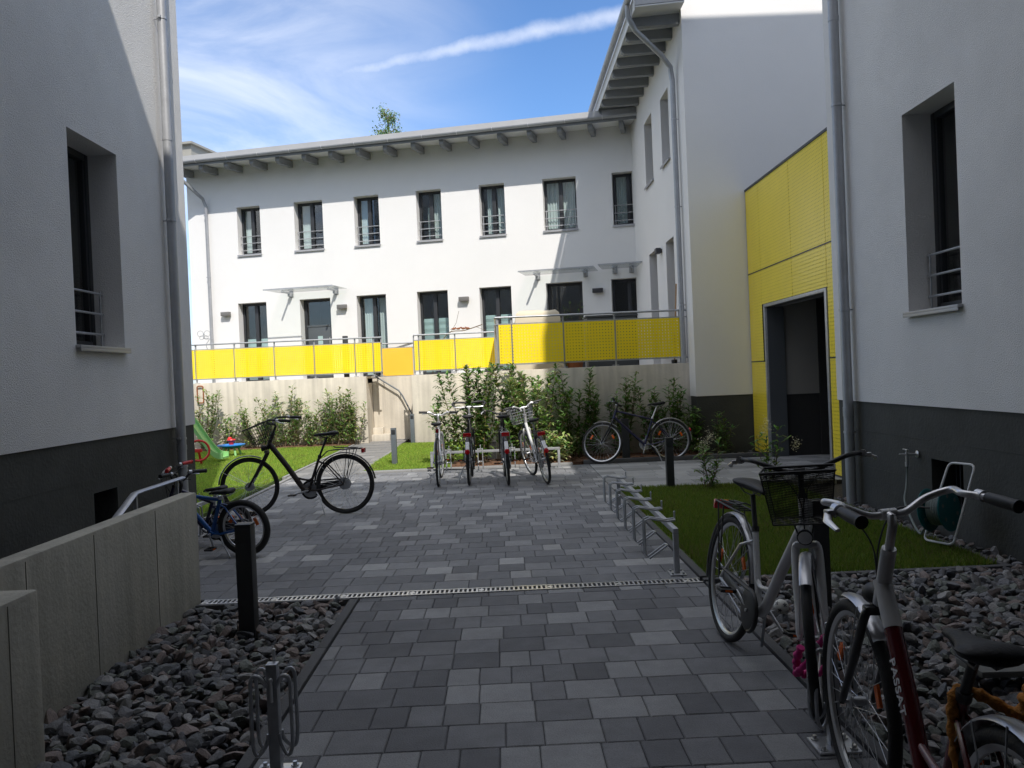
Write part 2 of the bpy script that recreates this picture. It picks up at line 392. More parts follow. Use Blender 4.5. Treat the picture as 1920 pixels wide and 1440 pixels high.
W = bpy.data.worlds.new('World'); sc.world = W; W.use_nodes = True
nt = W.node_tree; N = nt.nodes; L = nt.links; N.clear()
out = N.new('ShaderNodeOutputWorld'); bg = N.new('ShaderNodeBackground'); bg.inputs['Strength'].default_value = 0.15
sky = N.new('ShaderNodeTexSky'); sky.sky_type = 'NISHITA'; sky.sun_disc = False; sky.sun_elevation = SEL; sky.sun_rotation = SROT
sky.air_density = 1.0; sky.dust_density = 0.6; sky.ozone_density = 2.2
geo = N.new('ShaderNodeTexCoord')
def nmath(op, a, b=None, c=None, clamp=False):
    n = N.new('ShaderNodeMath'); n.operation = op; n.use_clamp = clamp
    for i, q in enumerate((a, b, c)):
        if q is None: continue
        if isinstance(q, (int, float)): n.inputs[i].default_value = q
        else: L.new(q, n.inputs[i])
    return n.outputs[0]
def ramp(v, a, b, c=0.0, d=1.0):
    n = N.new('ShaderNodeMapRange'); n.interpolation_type = 'SMOOTHSTEP'
    n.inputs[1].default_value = a; n.inputs[2].default_value = b; n.inputs[3].default_value = c; n.inputs[4].default_value = d
    L.new(v, n.inputs[0]); return n.outputs[0]
def dotn(vec):
    n = N.new('ShaderNodeVectorMath'); n.operation = 'DOT_PRODUCT'; n.inputs[1].default_value = vec
    L.new(geo.outputs['Generated'], n.inputs[0]); return n.outputs['Value']
def sky_dir(az, el):   # azimuth from +Y towards +X, degrees
    az, el = math.radians(az), math.radians(el); return V((math.sin(az) * math.cos(el), math.cos(az) * math.cos(el), math.sin(el)))
def noise(scale, stretch, detail=6, dist=0.0, rot=(0, 0, 0)):
    mp = N.new('ShaderNodeMapping'); mp.inputs['Scale'].default_value = stretch; mp.inputs['Rotation'].default_value = rot
    L.new(geo.outputs['Generated'], mp.inputs['Vector'])
    n = N.new('ShaderNodeTexNoise'); n.inputs['Scale'].default_value = scale; n.inputs['Detail'].default_value = detail
    n.inputs['Distortion'].default_value = dist; n.inputs['Roughness'].default_value = 0.6
    L.new(mp.outputs['Vector'], n.inputs['Vector']); return n.outputs['Fac']
# thin cirrus, thickest low on the left, and a condensation trail
az = nmath('ARCTAN2', dotn((1, 0, 0)), dotn((0, 1, 0)))
cir = ramp(noise(3.2, (1.0, 1.0, 3.2), 8, 0.8, (0, 0.35, 0.3)), 0.30, 0.80)
left = ramp(az, math.radians(4), math.radians(-18))
veil = nmath('MULTIPLY', nmath('ADD', nmath('MULTIPLY', cir, 0.75), 0.2), left)
TA = V((-0.184, 0.911, 0.369)); TB = V((0.128, 0.895, 0.427))
TA = (CM @ V(((620 - 960) / FPX, -(140 - 720) / FPX, -1))).normalized(); TB = (CM @ V(((1180 - 960) / FPX, -(24 - 720) / FPX, -1))).normalized()
nrm = TA.cross(TB).normalized(); along = (TB - TA).normalized()
dn = dotn(tuple(nrm)); wob = nmath('MULTIPLY', nmath('SUBTRACT', noise(28, (1, 1, 1), 6), 0.5), 0.014)
tw = nmath('ABSOLUTE', nmath('ADD', dn, wob))
trail = ramp(tw, 0.0125, 0.0)
al = dotn(tuple(along)); a0, a1 = TA.dot(along), TB.dot(along)
trail = nmath('MULTIPLY', trail, nmath('ADD', nmath('MULTIPLY', ramp(al, a0 - 0.13, a0 + 0.06), 0.8), 0.0))
trail = nmath('MULTIPLY', trail, nmath('ADD', nmath('MULTIPLY', noise(24, (1, 1, 1), 7), 0.75), 0.06))
trail = nmath('MULTIPLY', trail, ramp(dotn((0, 1, 0)), 0.3, 0.6))
# broken white cloud, unseen overhead and behind the viewer, added as fill light
high = nmath('MULTIPLY', ramp(dotn((0, 0, 1)), 0.5, 0.72), ramp(noise(2.6, (1, 1, 1.4), 7, 0.4), 0.40, 0.58))
back = nmath('MULTIPLY', ramp(dotn((0, 1, 0)), 0.25, -0.2), ramp(noise(2.2, (1, 1, 2.0), 7, 0.4), 0.44, 0.62))
cl = nmath('MAXIMUM', nmath('MULTIPLY', veil, 0.66), trail, clamp=True)
cl = nmath('MAXIMUM', cl, nmath('MULTIPLY', nmath('MAXIMUM', high, back), 0.95), clamp=True)
tint = N.new('ShaderNodeMix'); tint.data_type = 'RGBA'; tint.blend_type = 'MULTIPLY'; tint.inputs[0].default_value = 1.0; tint.inputs[7].default_value = (0.47, 0.62, 0.79, 1)
L.new(sky.outputs[0], tint.inputs[6])
mix = N.new('ShaderNodeMix'); mix.data_type = 'RGBA'; mix.inputs[7].default_value = (5.9, 5.95, 6.1, 1)
L.new(cl, mix.inputs[0]); L.new(tint.outputs[2], mix.inputs[6]); L.new(mix.outputs[2], bg.inputs['Color']); L.new(bg.outputs[0], out.inputs[0])

sc.view_settings.view_transform = 'Standard'; sc.view_settings.look = 'None'; sc.view_settings.gamma = 1; sc.view_settings.exposure = 0.66
sc.cycles.max_bounces = 7; sc.cycles.diffuse_bounces = 4; sc.cycles.glossy_bounces = 3; sc.cycles.transparent_max_bounces = 12
sc.cycles.caustics_reflective = False; sc.cycles.caustics_refractive = False; sc.cycles.use_denoising = True

# ------------------------------------------------------------------ ground
mb = MB(); mb.quad((-300, -300, -0.06), (300, -300, -0.06), (300, 300, -0.06), (-300, 300, -0.06)); tag(mb.build('ground', M['earth'], smooth=False), kind='structure')

def pave(name, x0, x1, y0, y1, rows, lens, cols, z=0.0, mat_='paver', gap=0.0035, seed=1, stagger=True):
    r = random.Random(seed); mb = MB()
    jm = MB(); jm.bb(x0, x1, y0, y1, z - 0.055, z - 0.008)
    y = y0
    while y < y1 - 0.02:
        d = min(rows, y1 - y); x = x0 - (r.random() * 0.2 if stagger else 0)
        while x < x1 - 0.01:
            w = r.choice(lens); xa, xb = max(x, x0), min(x + w, x1)
            if x1 - xb < 0.06: xb = x1; w = x1 - x
            if xb - xa > 0.02:
                c = r.choice(cols); k = 1 + r.uniform(-0.1, 0.1); c = tuple(q * k for q in c)
                h = z + r.uniform(-0.0012, 0.0012); b = 0.005; g = gap * 0.5
                A = [(xa + g, y + g), (xb - g, y + g), (xb - g, y + d - g), (xa + g, y + d - g)]
                B = [(xa + g + b, y + g + b), (xb - g - b, y + g + b), (xb - g - b, y + d - g - b), (xa + g + b, y + d - g - b)]
                vs = [(p[0], p[1], h - 0.012) for p in A] + [(p[0], p[1], h - 0.0045) for p in A] + [(p[0], p[1], h) for p in B]
                fs = [(8, 9, 10, 11)] + [(4 + i, 4 + (i + 1) % 4, 8 + (i + 1) % 4, 8 + i) for i in range(4)] + [(i, (i + 1) % 4, 4 + (i + 1) % 4, 4 + i) for i in range(4)]
                mb.add(vs, fs, 0, c)
            x += w
        y += rows
    o = mb.build(name, M[mat_], smooth=False, recalc=False); tag(o, kind='structure')
    j = jm.build('joint_sand', M['joint'], o, smooth=False)
    return o
DK, MD, LT = (0.165, 0.165, 0.172), (0.20, 0.20, 0.207), (0.27, 0.27, 0.272)
LL = (0.37, 0.37, 0.36)
pc = [(0.135, 0.137, 0.146)] * 5 + [(0.185, 0.187, 0.196)] * 5 + [(0.265, 0.267, 0.272)] * 4
pc2 = [(0.15, 0.153, 0.163)] * 5 + [(0.185, 0.188, 0.198)] * 7 + [(0.24, 0.243, 0.25)] * 3 + [(0.33, 0.33, 0.33)]*1
pave('path', -1.085, 1.385, 0.6, 5.985, 0.24, (0.165, 0.165, 0.255, 0.255, 0.165), pc, seed=3)
pave('courtyard_paving', -3.54, 1.385, 6.135, 14.0, 0.24, (0.165, 0.165, 0.255, 0.255, 0.21), pc2, seed=5)
pave('side_path', 1.39, 7.4, 10.92, 13.98, 0.32, (0.48, 0.32, 0.6), [(0.2, 0.205, 0.21), (0.24, 0.245, 0.25), (0.3, 0.305, 0.31)], seed=6, mat_='slab')
pave('stair_path', -3.68, -2.52, 14.005, 22.28, 0.3, (0.29, 0.435, 0.58), [(0.17, 0.17, 0.17), (0.21, 0.205, 0.2), (0.25, 0.245, 0.24)], seed=7, mat_='slab')

def kerb(x0, x1, y0, y1, top=0.012, m='kerb'):
    k = MB(); along_y = (y1 - y0) > (x1 - x0); Ln = (y1 - y0) if along_y else (x1 - x0); n = max(1, round(Ln / 1.0))
    for i in range(n):
        a, b = Ln * i / n + 0.002, Ln * (i + 1) / n - 0.002
        if along_y: k.bb(x0, x1, y0 + a, y0 + b, -0.055, top, 0.006)
        else: k.bb(x0 + a, x0 + b, y0, y1, -0.055, top, 0.006)
    return tag(k.build('kerb', M[m]), kind='structure')
kerb(-1.15, -1.09, 0.6, 5.94); kerb(-2.25, -1.15, 5.945, 5.99, 0.008)
kerb(1.39, 1.45, 6.14, 10.86); kerb(1.39, 1.45, 0.6, 5.98)
kerb(1.39, 3.65, 6.02, 6.08, 0.014); kerb(3.6, 3.65, 6.085, 10.86, 0.012); kerb(1.455, 4.3, 10.865, 10.915, 0.01, 'kerb_light')
kerb(-2.5, 1.12, 14.02, 14.2, 0.03, 'kerb_light'); kerb(1.3, 4.42, 14.0, 14.1, 0.07)
kerb(-2.515, -2.455, 14.22, 20.0, 0.012, 'kerb_light'); kerb(-3.75, -3.69, 14.0, 21.0, 0.012, 'kerb_light')
kerb(-3.62, -3.555, 9.7, 13.98, 0.012, 'kerb_light')

mb = MB(); mb.bb(-0.95, 3.6, 14.21, 15.3, -0.05, 0.03); mb.bb(-9.5, -3.76, 20.2, 21.0, -0.05, 0.03)
for i in range(260):
    if i < 170: x, y = rnd.uniform(-0.9, 3.4), rnd.uniform(14.23, 15.28)
    else: x, y = rnd.uniform(-9, -3.8), rnd.uniform(20.2, 20.95)
    mb.ell((x, y, 0.03), (rnd.uniform(.03, .09), rnd.uniform(.02, .07), rnd.uniform(.01, .035)), Matrix.Rotation(rnd.uniform(0, 6), 3, 'Z'), 7, 5)
tag(mb.build('mulch_bed', M['mulch'], smooth=False), kind='stuff', label='reddish bark mulch under the shrubs along the concrete walls', cat='mulch')

# lawns
def lawn(name, rects, dens, seed, hole=(), lit_tone=1.0, hmin=0.035, hmax=0.075):
    r = np.random.RandomState(seed); base = MB()
    P = []
    for (x0, x1, y0, y1) in rects:
        base.bb(x0, x1, y0, y1, -0.055, -0.002)
        n = int((x1 - x0) * (y1 - y0) * dens)
        P.append(np.stack([r.uniform(x0 + .01, x1 - .01, n), r.uniform(y0 + .01, y1 - .01, n)], 1))
    P = np.concatenate(P); n = len(P)
    h = r.uniform(hmin, hmax, n) * (0.75 + 0.5 * (np.sin(P[:, 0] * 2.3 + 1) * np.sin(P[:, 1] * 1.7) * 0.5 + 0.5)); th = r.uniform(0, 2 * np.pi, n); w = r.uniform(0.002, 0.0045, n) * (1 + P[:, 1] / 12)
    lx, ly = r.normal(0, 0.4, n) * h, r.normal(0, 0.4, n) * h
    vs = np.zeros((n, 3, 3)); c, s_ = np.cos(th) * w, np.sin(th) * w
    vs[:, 0, 0] = P[:, 0] - c; vs[:, 0, 1] = P[:, 1] - s_; vs[:, 1, 0] = P[:, 0] + c; vs[:, 1, 1] = P[:, 1] + s_
    vs[:, 2, 0] = P[:, 0] + lx; vs[:, 2, 1] = P[:, 1] + ly; vs[:, 2, 2] = h; vs[:, :2, 2] = -0.003
    me = bpy.data.meshes.new(name); me.vertices.add(n * 3); me.vertices.foreach_set('co', vs.reshape(-1).astype(np.float32))
    me.loops.add(n * 3); me.loops.foreach_set('vertex_index', np.arange(n * 3, dtype=np.int32)); me.polygons.add(n)
    me.polygons.foreach_set('loop_start', np.arange(0, n * 3, 3, dtype=np.int32)); me.polygons.foreach_set('loop_total', np.full(n, 3, dtype=np.int32))
    at = me.attributes.new('Col', 'FLOAT_COLOR', 'FACE'); cc = np.ones((n, 4), dtype=np.float32)
    t = r.uniform(0, 1, n)[:, None]; k = r.uniform(0.75, 1.2, n)[:, None] * lit_tone  # grass colour raised for sunlit lawns, lowered for the shaded one
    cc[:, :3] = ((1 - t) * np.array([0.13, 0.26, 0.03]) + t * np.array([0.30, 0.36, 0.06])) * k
    dry = r.uniform(0, 1, n) < 0.05 + 0.12 * (np.sin(P[:, 0] * 3.1) * np.sin(P[:, 1] * 2.3 + 2) > 0.35); cc[dry, :3] = (0.2, 0.17, 0.07)
    at.data.foreach_set('color', cc.ravel()); me.materials.append(M['blade']); me.update(calc_edges=True); me.validate()
    o = bpy.data.objects.new(name, me); COL.objects.link(o)
    b = base.build('soil', M['turf'], o, smooth=False)
    return tag(o, 'mown green grass of the courtyard lawns', 'grass', kind='stuff')
lawn('grass', [(1.455, 3.595, 6.085, 10.86)], 7000, 1, hmin=0.03, hmax=0.06, lit_tone=0.72)
lawn('grass', [(-2.45, -0.955, 14.21, 20.0), (-0.95, -0.6, 15.5, 20)], 5200, 2, hmin=0.025, hmax=0.055, lit_tone=1.5)
lawn('grass', [(-9.5, -3.76, 9.7, 20.2)], 3300, 3, hmin=0.025, hmax=0.055, lit_tone=1.5)

# gravel
def gravel(name, rects, label, seed, step=0.056, s0=0.018, s1=0.044, tint=1.1):
    r = np.random.RandomState(seed)
    tmpl = []
    for k in range(10):
        bm = bmesh.new(); bmesh.ops.create_icosphere(bm, subdivisions=2 if k < 10 else 1, radius=1)
        for v in bm.verts: v.co *= 1.0
        pl = [(V(r.normal(0, 1, 3)).normalized(), r.uniform(0.48, 0.85)) for _ in range(13)]
        for v in bm.verts:
            for (n_, d_) in pl:
                e = v.co.dot(n_) - d_
                if e > 0: v.co -= n_ * e
        vs = np.array([v.co[:] for v in bm.verts]); fs = np.array([[q.index for q in f.verts] for f in bm.faces]); bm.free(); tmpl.append((vs, fs))
    AV, AF, AC = [], [], []; off = 0
    pal = np.array([[.14, .14, .15], [.165, .165, .168], [.115, .12, .125], [.165, .135, .125], [.135, .145, .13], [.22, .215, .21], [.175, .14, .125], [.095, .10, .11]]) * tint
    for (x0, x1, y0, y1) in rects:
        for layer in range(2):
            xs = np.arange(x0 + (0.02 if layer == 0 else 0.045), x1 - 0.02, step); ys = np.arange(y0 + (0.02 if layer == 0 else 0.045), y1 - 0.02, step)
            for x in xs:
                for y in ys:
                    if layer == 1 and r.rand() < 0.45: continue
                    px, py = x + r.uniform(-.022, .022), y + r.uniform(-.022, .022)
                    vs, fs = tmpl[r.randint(10)]
                    sz = (s0 + (s1 - s0) * r.rand() ** 1.3) * 1.3 * np.array([r.uniform(.9, 1.6), r.uniform(.7, 1.1), r.uniform(.45, .85)])
                    R = np.array(Matrix.Rotation(r.uniform(0, 6.28), 3, 'Z') @ Matrix.Rotation(r.normal(0, .45), 3, 'X') @ Matrix.Rotation(r.normal(0, .45), 3, 'Y'))
                    p = (vs * sz) @ R.T + np.array([min(max(px, x0 + .03), x1 - .03), min(max(py, y0 + .03), y1 - .03), (-0.03 if layer == 0 else 0.002) + r.uniform(-.006, .008)])
                    AV.append(p); AF.append(fs + off); off += len(vs)
                    c = pal[r.randint(len(pal))] * r.uniform(.75, 1.25); AC.append(np.tile(np.append(c, 1.0), (len(fs), 1)))
    vs = np.concatenate(AV).astype(np.float32); fs = np.concatenate(AF).astype(np.int32); cc = np.concatenate(AC).astype(np.float32); n = len(fs)
    me = bpy.data.meshes.new(name); me.vertices.add(len(vs)); me.vertices.foreach_set('co', vs.ravel()); me.loops.add(n * 3); me.loops.foreach_set('vertex_index', fs.ravel())
    me.polygons.add(n); me.polygons.foreach_set('loop_start', np.arange(0, n * 3, 3, dtype=np.int32)); me.polygons.foreach_set('loop_total', np.full(n, 3, dtype=np.int32))
    at = me.attributes.new('Col', 'FLOAT_COLOR', 'FACE'); at.data.foreach_set('color', cc.ravel()); me.materials.append(M['stone'])
    me.update(calc_edges=True); me.polygons.foreach_set('use_smooth', [True] * n); me.set_sharp_from_angle(angle=math.radians(16))
    o = bpy.data.objects.new(name, me); COL.objects.link(o)
    return tag(o, label, 'gravel', kind='stuff')
gravel('gravel', [(-2.26, -1.15, 1.6, 5.94)], 'dark crushed stones between the concrete wall and the path', 4)
gravel('gravel', [(1.45, 3.78, 1.3, 6.02), (3.65, 3.79, 6.02, 9.5)], 'dark crushed stones under the bicycles along the right house', 5)
gravel('gravel', [(3.62, 4.4, 14.11, 14.8)], 'dark crushed stones at the foot of the gable wall', 6, 0.08)

# drain
dr = thing('drainage_channel', 'galvanised slotted drain grating running across the grey paving', 'drain', (0, 6.06, 0))
dr_y0, dr_y1 = 6.0, 6.12
def settle(t):   # parts were built in world space: keep them there under a thing that has its own place
    inv = t.matrix_basis.inverted()
    for ch in t.children: ch.matrix_parent_inverse = inv
mb = MB(); mb.bb(-2.24, 1.38, dr_y0, dr_y1, -0.055, -0.03); mb.build('channel', M['inner'], dr, smooth=False)
mb = MB()
for (ya, yb) in ((6.0, 6.018), (6.102, 6.12)): mb.bb(-2.24, 1.38, ya, yb, -0.03, 0.004)
x = -2.235
while x < 1.375:
    mb.bb(x, x + 0.014, 6.018, 6.102, -0.02, 0.0025); x += 0.0335
for x in np.arange(-2.24, 1.4, 0.5): mb.bb(x, x + 0.04, 6.04, 6.08, -0.02, 0.003)
mb.build('grating', M['steel'], dr, smooth=False)
settle(dr)
# ------------------------------------------------------------------ buildings
def downpipe(parent, pts, r, clips, wall_n, gap, name='downpipe', collars=()):
    mb = MB(); mb.tube(pts, r, 14)
    for z in collars: mb.cyl((pts[-1][0], pts[-1][1], z), (pts[-1][0], pts[-1][1], z + 0.05), r * 1.08, n=14)
    p = mb.build(name, M['zinc'], parent)
    x, y = pts[-1][0], pts[-1][1]
    for z in clips:
        cm = MB()
        cm.cyl((x, y, z - 0.012), (x, y, z + 0.012), r * 1.12, n=14)
        cm.cyl((x, y, z), V((x, y, z)) - V(wall_n) * gap, 0.007, n=6)
        b = V(wall_n).cross(Z); cm.box(V((x, y, z)) + b * (r * 1.25), (0.03, 0.03, 0.022))
        cm.build('pipe_clip', M['galv'], p)
    return p

# --- right house (windowed wall facing the passage), unseen upper block over its far half shaped to cast the gable's shade
XR = 3.8
rh = thing('apartment_house', 'shaded grey house with dark plinth, downpipe and garden tap, right of the path', 'house', (6, 4, 0), 'rendered houses round the courtyard')
fr = Fr((XR, 0, 0), (0, 1, 0), (-1, 0, 0))
op = [(6.85, 7.75, 1.98, 3.80), (3.9, 4.8, 1.98, 3.80), (6.85, 7.75, 5.0, 6.8)]
mb = MB(); wall(mb, fr, -2, 9.5, 1.11, 10.5, op, 0.28)
mb.bb(XR + 0.001, 12, -2, 9.5, 10.499, 10.5); mb.quad((XR, 9.5, 1.11), (12, 9.5, 1.11), (12, 9.5, 10.5), (XR, 9.5, 10.5))
mb.bb(XR + 0.001, 12, 5.25, 9.499, 10.502, 13.85); mb.quad((12, -2, 0), (12, 9.5, 0), (12, 9.5, 10.5), (12, -2, 10.5))
mb.build('wall', [M['render'], M['inner']], rh, smooth=False)
pl = MB(); wall(pl, fr, -2, 9.488, -0.055, 1.109, [(6.95, 7.47, 0.22, 0.64)], 0.22, room=0.5, o=-0.014)
pl.quad((XR + .014, 9.486, -.055), (12, 9.486, -.055), (12, 9.486, 1.109), (XR + .014, 9.486, 1.109)); pl.quad((XR - 0.0, -2, 1.1095), (XR - 0.0, 9.5, 1.1095), (XR + .02, 9.5, 1.1095), (XR + .02, -2, 1.1095))
for z in (0.42, 0.8):
    fbox(pl, fr, -2, 6.94, z, z + 0.006, -0.016, -0.0115); fbox(pl, fr, 7.48, 9.48, z, z + 0.006, -0.016, -0.0115)
po = pl.build('plinth', [M['plinth'], M['inner']], rh, smooth=False)
g = MB()
for i in range(8): fbox(g, fr, 6.98 + i * .065, 6.995 + i * .065, .22, .64, -0.2, -0.185)
g.build('cellar_grille', M['bollard'], po, smooth=False)
for o_ in op: window(rh, fr, *o_, 0.28, split=False, guard=3)
downpipe(rh, [(XR - .085, 9.0, 10.2), (XR - .085, 9.0, -0.03)], 0.052, (6.2, 4.3, 2.1, 0.78), (-1, 0, 0), 0.085, collars=(5.2, 1.0, 0.95))
# garden tap with its bib and lever
tp = MB(); tx, ty, tz = XR, 7.69, 0.66
tp.lathe([(0.0, 0), (0.032, 0), (0.034, 0.006), (0.02, 0.012), (0.0, 0.012)], (tx, ty, tz), (-1, 0, 0), 14)
tp.cyl((tx, ty, tz), (tx - 0.1, ty, tz), 0.011, n=10); tp.cyl((tx - 0.1, ty, tz + 0.02), (tx - 0.1, ty, tz - 0.07), 0.013, n=10)
tp.cyl((tx - 0.1, ty, tz - 0.07), (tx - 0.1, ty, tz - 0.11), 0.017, n=10); tp.cyl((tx - 0.1, ty, tz + 0.02), (tx - 0.1, ty, tz + 0.045), 0.008, n=8)
tp.box((tx - 0.1, ty + 0.02, tz + 0.045), (0.016, 0.09, 0.01), None, 0.003); tp.cyl((tx - .1, ty, tz), (tx - .17, ty, tz + .005), 0.01, 0.006, n=8)
tp.build('water_tap', M['steel'], rh); settle(rh)

# --- left house
XL = -3.55
lh = thing('apartment_house', 'house with dark plinth behind the concrete ramp wall, sunlit strip beside its downpipe', 'house', (-6, 4, 0), 'rendered houses round the courtyard')
fr = Fr((XL, 0, 0), (0, 1, 0), (1, 0, 0))
op = [(7.05, 7.95, 1.96, 3.78), (3.6, 4.5, 1.96, 3.78)]
YL = 9.65
mb = MB(); wall(mb, fr, -2, YL, 1.14, 12.6, op, 0.28)
mb.quad((XL, YL, 1.14), (-12, YL, 1.14), (-12, YL, 12.6), (XL, YL, 12.6)); mb.bb(-12, XL - .001, -2, YL, 12.58, 12.6); mb.quad((-12, -2, 0), (-12, YL, 0), (-12, YL, 12.6), (-12, -2, 12.6))
mb.build('wall', [M['render'], M['inner']], lh, smooth=False)
pl = MB(); wall(pl, fr, -2, YL - .012, -0.055, 1.139, [(7.25, 7.69, 0.25, 0.68)], 0.22, room=0.5, o=-0.014)
pl.quad((XL - .014, YL - .014, -.055), (-12, YL - .014, -.055), (-12, YL - .014, 1.139), (XL - .014, YL - .014, 1.139)); pl.quad((XL, -2, 1.1395), (XL, YL, 1.1395), (XL - .02, YL, 1.1395), (XL - .02, -2, 1.1395))
for z in (0.42, 0.8):
    fbox(pl, fr, -2, 7.24, z, z + 0.006, -0.016, -0.0115); fbox(pl, fr, 7.7, YL - .02, z, z + 0.006, -0.016, -0.0115)
pl.build('plinth', [M['plinth'], M['inner']], lh, smooth=False)
for o_ in op: window(lh, fr, *o_, 0.28, split=False, guard=3)
downpipe(lh, [(XL + .085, 9.0, 12.4), (XL + .085, 9.0, 0.0)], 0.048, (5.5, 3.35, 1.02, 0.72), (1, 0, 0), 0.085, collars=(4.2, 0.9))
settle(lh)

# --- front house: the picture is taken from its gateway; its roof line throws the courtyard's shadow
fh = thing('front_house', 'tall rendered front house over the gateway behind the viewer', 'house', (0, -8, 0), 'rendered houses round the courtyard')
YF = 2.5
mb = MB(); mb.bb(-16, -1.2, -9, YF, 3.45, 11.5); mb.bb(-1.2, 12, -9, YF - .01, 3.45, 11.9); mb.bb(-3.6, 3.9, -9, -8.7, 0, 3.45)
mb.bb(-3.9, -3.55, -8.7, -2, 0, 3.45); mb.bb(3.8, 4.2, -8.7, -2, 0, 3.45); mb.build('wall', M['front'], fh, smooth=False)
for i in range(5):
    for j in range(3):
        mb = MB(); mb.bb(-9.5 + i * 4, -8.4 + i * 4, YF + .001, YF + .02, 4.4 + j * 2.4, 5.9 + j * 2.4, 0.005); mb.build('window', M['alu'], fh)
settle(fh)

# --- row house at the back of the courtyard
A13 = math.radians(13)
FU, FN = V((math.cos(A13), -math.sin(A13), 0)), V((-math.sin(A13), -math.cos(A13), 0))
fr = Fr((3.42, 20.7, 0), FU, FN)
row = thing('row_house', 'long sunlit white two storey house with anthracite windows and timber eaves at the back', 'house', (-3, 24, 0), 'rendered houses round the courtyard')
TZ = 1.62
ups = [(-10.80, -10.11, 'n'), (-9.10, -8.27, 'w'), (-7.37, -6.67, 'n'), (-5.63, -4.95, 'n'), (-3.93, -3.26, 'n'), (-2.27, -1.42, 'w'), (-0.52, 0.26, 'n')]
dos = [(-10.89, -10.04), (-9.05, -8.16), (-7.41, -6.58), (-5.72, -4.88), (-4.03, -3.19), (-2.29, -1.36), (-0.64, 0.22)]
op = [(a, b, 5.16, 6.46) for a, b, _ in ups] + [(a, b, TZ + .03, 3.83) for a, b in dos]
mb = MB(); wall(mb, fr, -12.3, 0.35, 0, 7.61, op, 0.25, room=1.3)
c0, c1 = fr.L(-12.3, 0), fr.L(0.35, 0)
b0, b1 = fr.L(-12.3, 0, -9), fr.L(0.35, 0, -9)
up = lambda p, z: V((p.x, p.y, z))
mb.quad(up(c0, 0), up(b0, 0), up(b0, 8.2), up(c0, 7.61)); mb.quad(up(b0, 0), up(b1, 0), up(b1, 8.2), up(b0, 8.2)); mb.quad(up(c1, 0), up(b1, 0), up(b1, 8.2), up(c1, 7.61))
mb.build('wall', [M['render_far'], M['inner']], row, smooth=False)
cur = {0: [(0.1, 0.42, 1, 0)], 1: [(0.1, 0.38, 1, 0), (0.85, 0.97, 1, 0)], 2: [(0.1, 0.45, 1, 0)], 3: [(0.52, 0.98, 1, 0), (0.3, 0.5, 0.7, 0)], 4: [(0.2, 0.52, .97, 0), (0.6, 0.97, .97, 0)], 5: [(0.06, 0.47, .97, 0.0), (0.53, 0.94, .97, 0)], 6: [(0.1, 0.44, 1, 0)]}
for i, (a, b, t_) in enumerate(ups): window(row, fr, a, b, 5.16, 6.46, 0.25, split=True, guard=3, curtain=cur.get(i), sill_out=0.04)
for i, (a, b) in enumerate(dos):
    window(row, fr, a, b, TZ + .03, 3.83, 0.25, split=i in (0, 2, 3, 4, 6), sill=False, solid_door=(i in (1,)), blind=0.68 if i in (3, 4) else (0.55 if i == 0 else 0), curtain=[(0.1, 0.45, 1, 0), (0.6, 0.95, 1, 0)] if i == 2 else None)
# eaves: gutter, rafters, soffit, roof
ez = 7.50
mb = MB(); sl = math.tan(math.radians(4))
def roof_pt(u, o, dz=0): return fr.L(u, ez + 0.06 + (0.86 - o) * sl + dz, o)
for (dz, nm) in ((0, 0),):
    P = [roof_pt(-12.75, 0.86), roof_pt(1.0, 0.86), roof_pt(1.0, -5.2), roof_pt(-12.75, -5.2)]; Q = [p + Z * 0.20 for p in P]
    mb.add(P + Q, [(0, 1, 2, 3), (4, 5, 6, 7), (0, 1, 5, 4), (1, 2, 6, 5), (2, 3, 7, 6), (3, 0, 4, 7)])
rf = mb.build('roof', M['roof'], row, smooth=False)
mb = MB(); prof = [(math.cos(t) * 0.062, math.sin(t) * 0.062) for t in np.linspace(PI, 2 * PI, 9)]
vs = []
for u in (-12.78, 0.55):
    for (a, z) in prof: vs.append(fr.L(u, ez + 0.10 + z, 0.905 + a))
    for (a, z) in reversed(prof): vs.append(fr.L(u, ez + 0.10 + z * 0.9, 0.905 + a * 0.9))
n = len(vs) // 2
mb.add(vs, [(i, (i + 1) % n, n + (i + 1) % n, n + i) for i in range(n)] + [tuple(range(n)), tuple(range(n, 2 * n))])
for u in (-12.76, 0.5):
    pass
g = mb.build('gutter', M['zinc'], row)
gb = MB()
for u in np.arange(-12.3, 0.5, 0.9): gb.tube([fr.L(u, ez + .10 + z, .905 + a * 1.03) for a, z in prof] + [fr.L(u, ez + .11, .905 - .0)], 0.008, 5)
gb.build('gutter_bracket', M['steel'], g)
mb = MB()
mb.add([fr.L(-12.7, ez + .03 + 0.86 * sl - .0, 0.0), fr.L(0.9, ez + .03 + 0.86 * sl, 0.0), fr.L(0.9, ez + .02, 0.85), fr.L(-12.7, ez + .02, 0.85), fr.L(-12.7, ez + .05 + 0.86 * sl - .0, 0.0), fr.L(0.9, ez + .05 + 0.86 * sl, 0.0), fr.L(0.9, ez + .045, 0.85), fr.L(-12.7, ez + .045, 0.85)],
       [(0, 1, 2, 3), (4, 5, 6, 7), (0, 1, 5, 4), (1, 2, 6, 5), (2, 3, 7, 6), (3, 0, 4, 7)])
mb.build('soffit', M['soffit'], row, smooth=False)
mb = MB(); fbox(mb, fr, -12.7, 0.6, ez - .02, ez + .13, .842, .858); mb.build('fascia', M['rafter'], row, smooth=False)
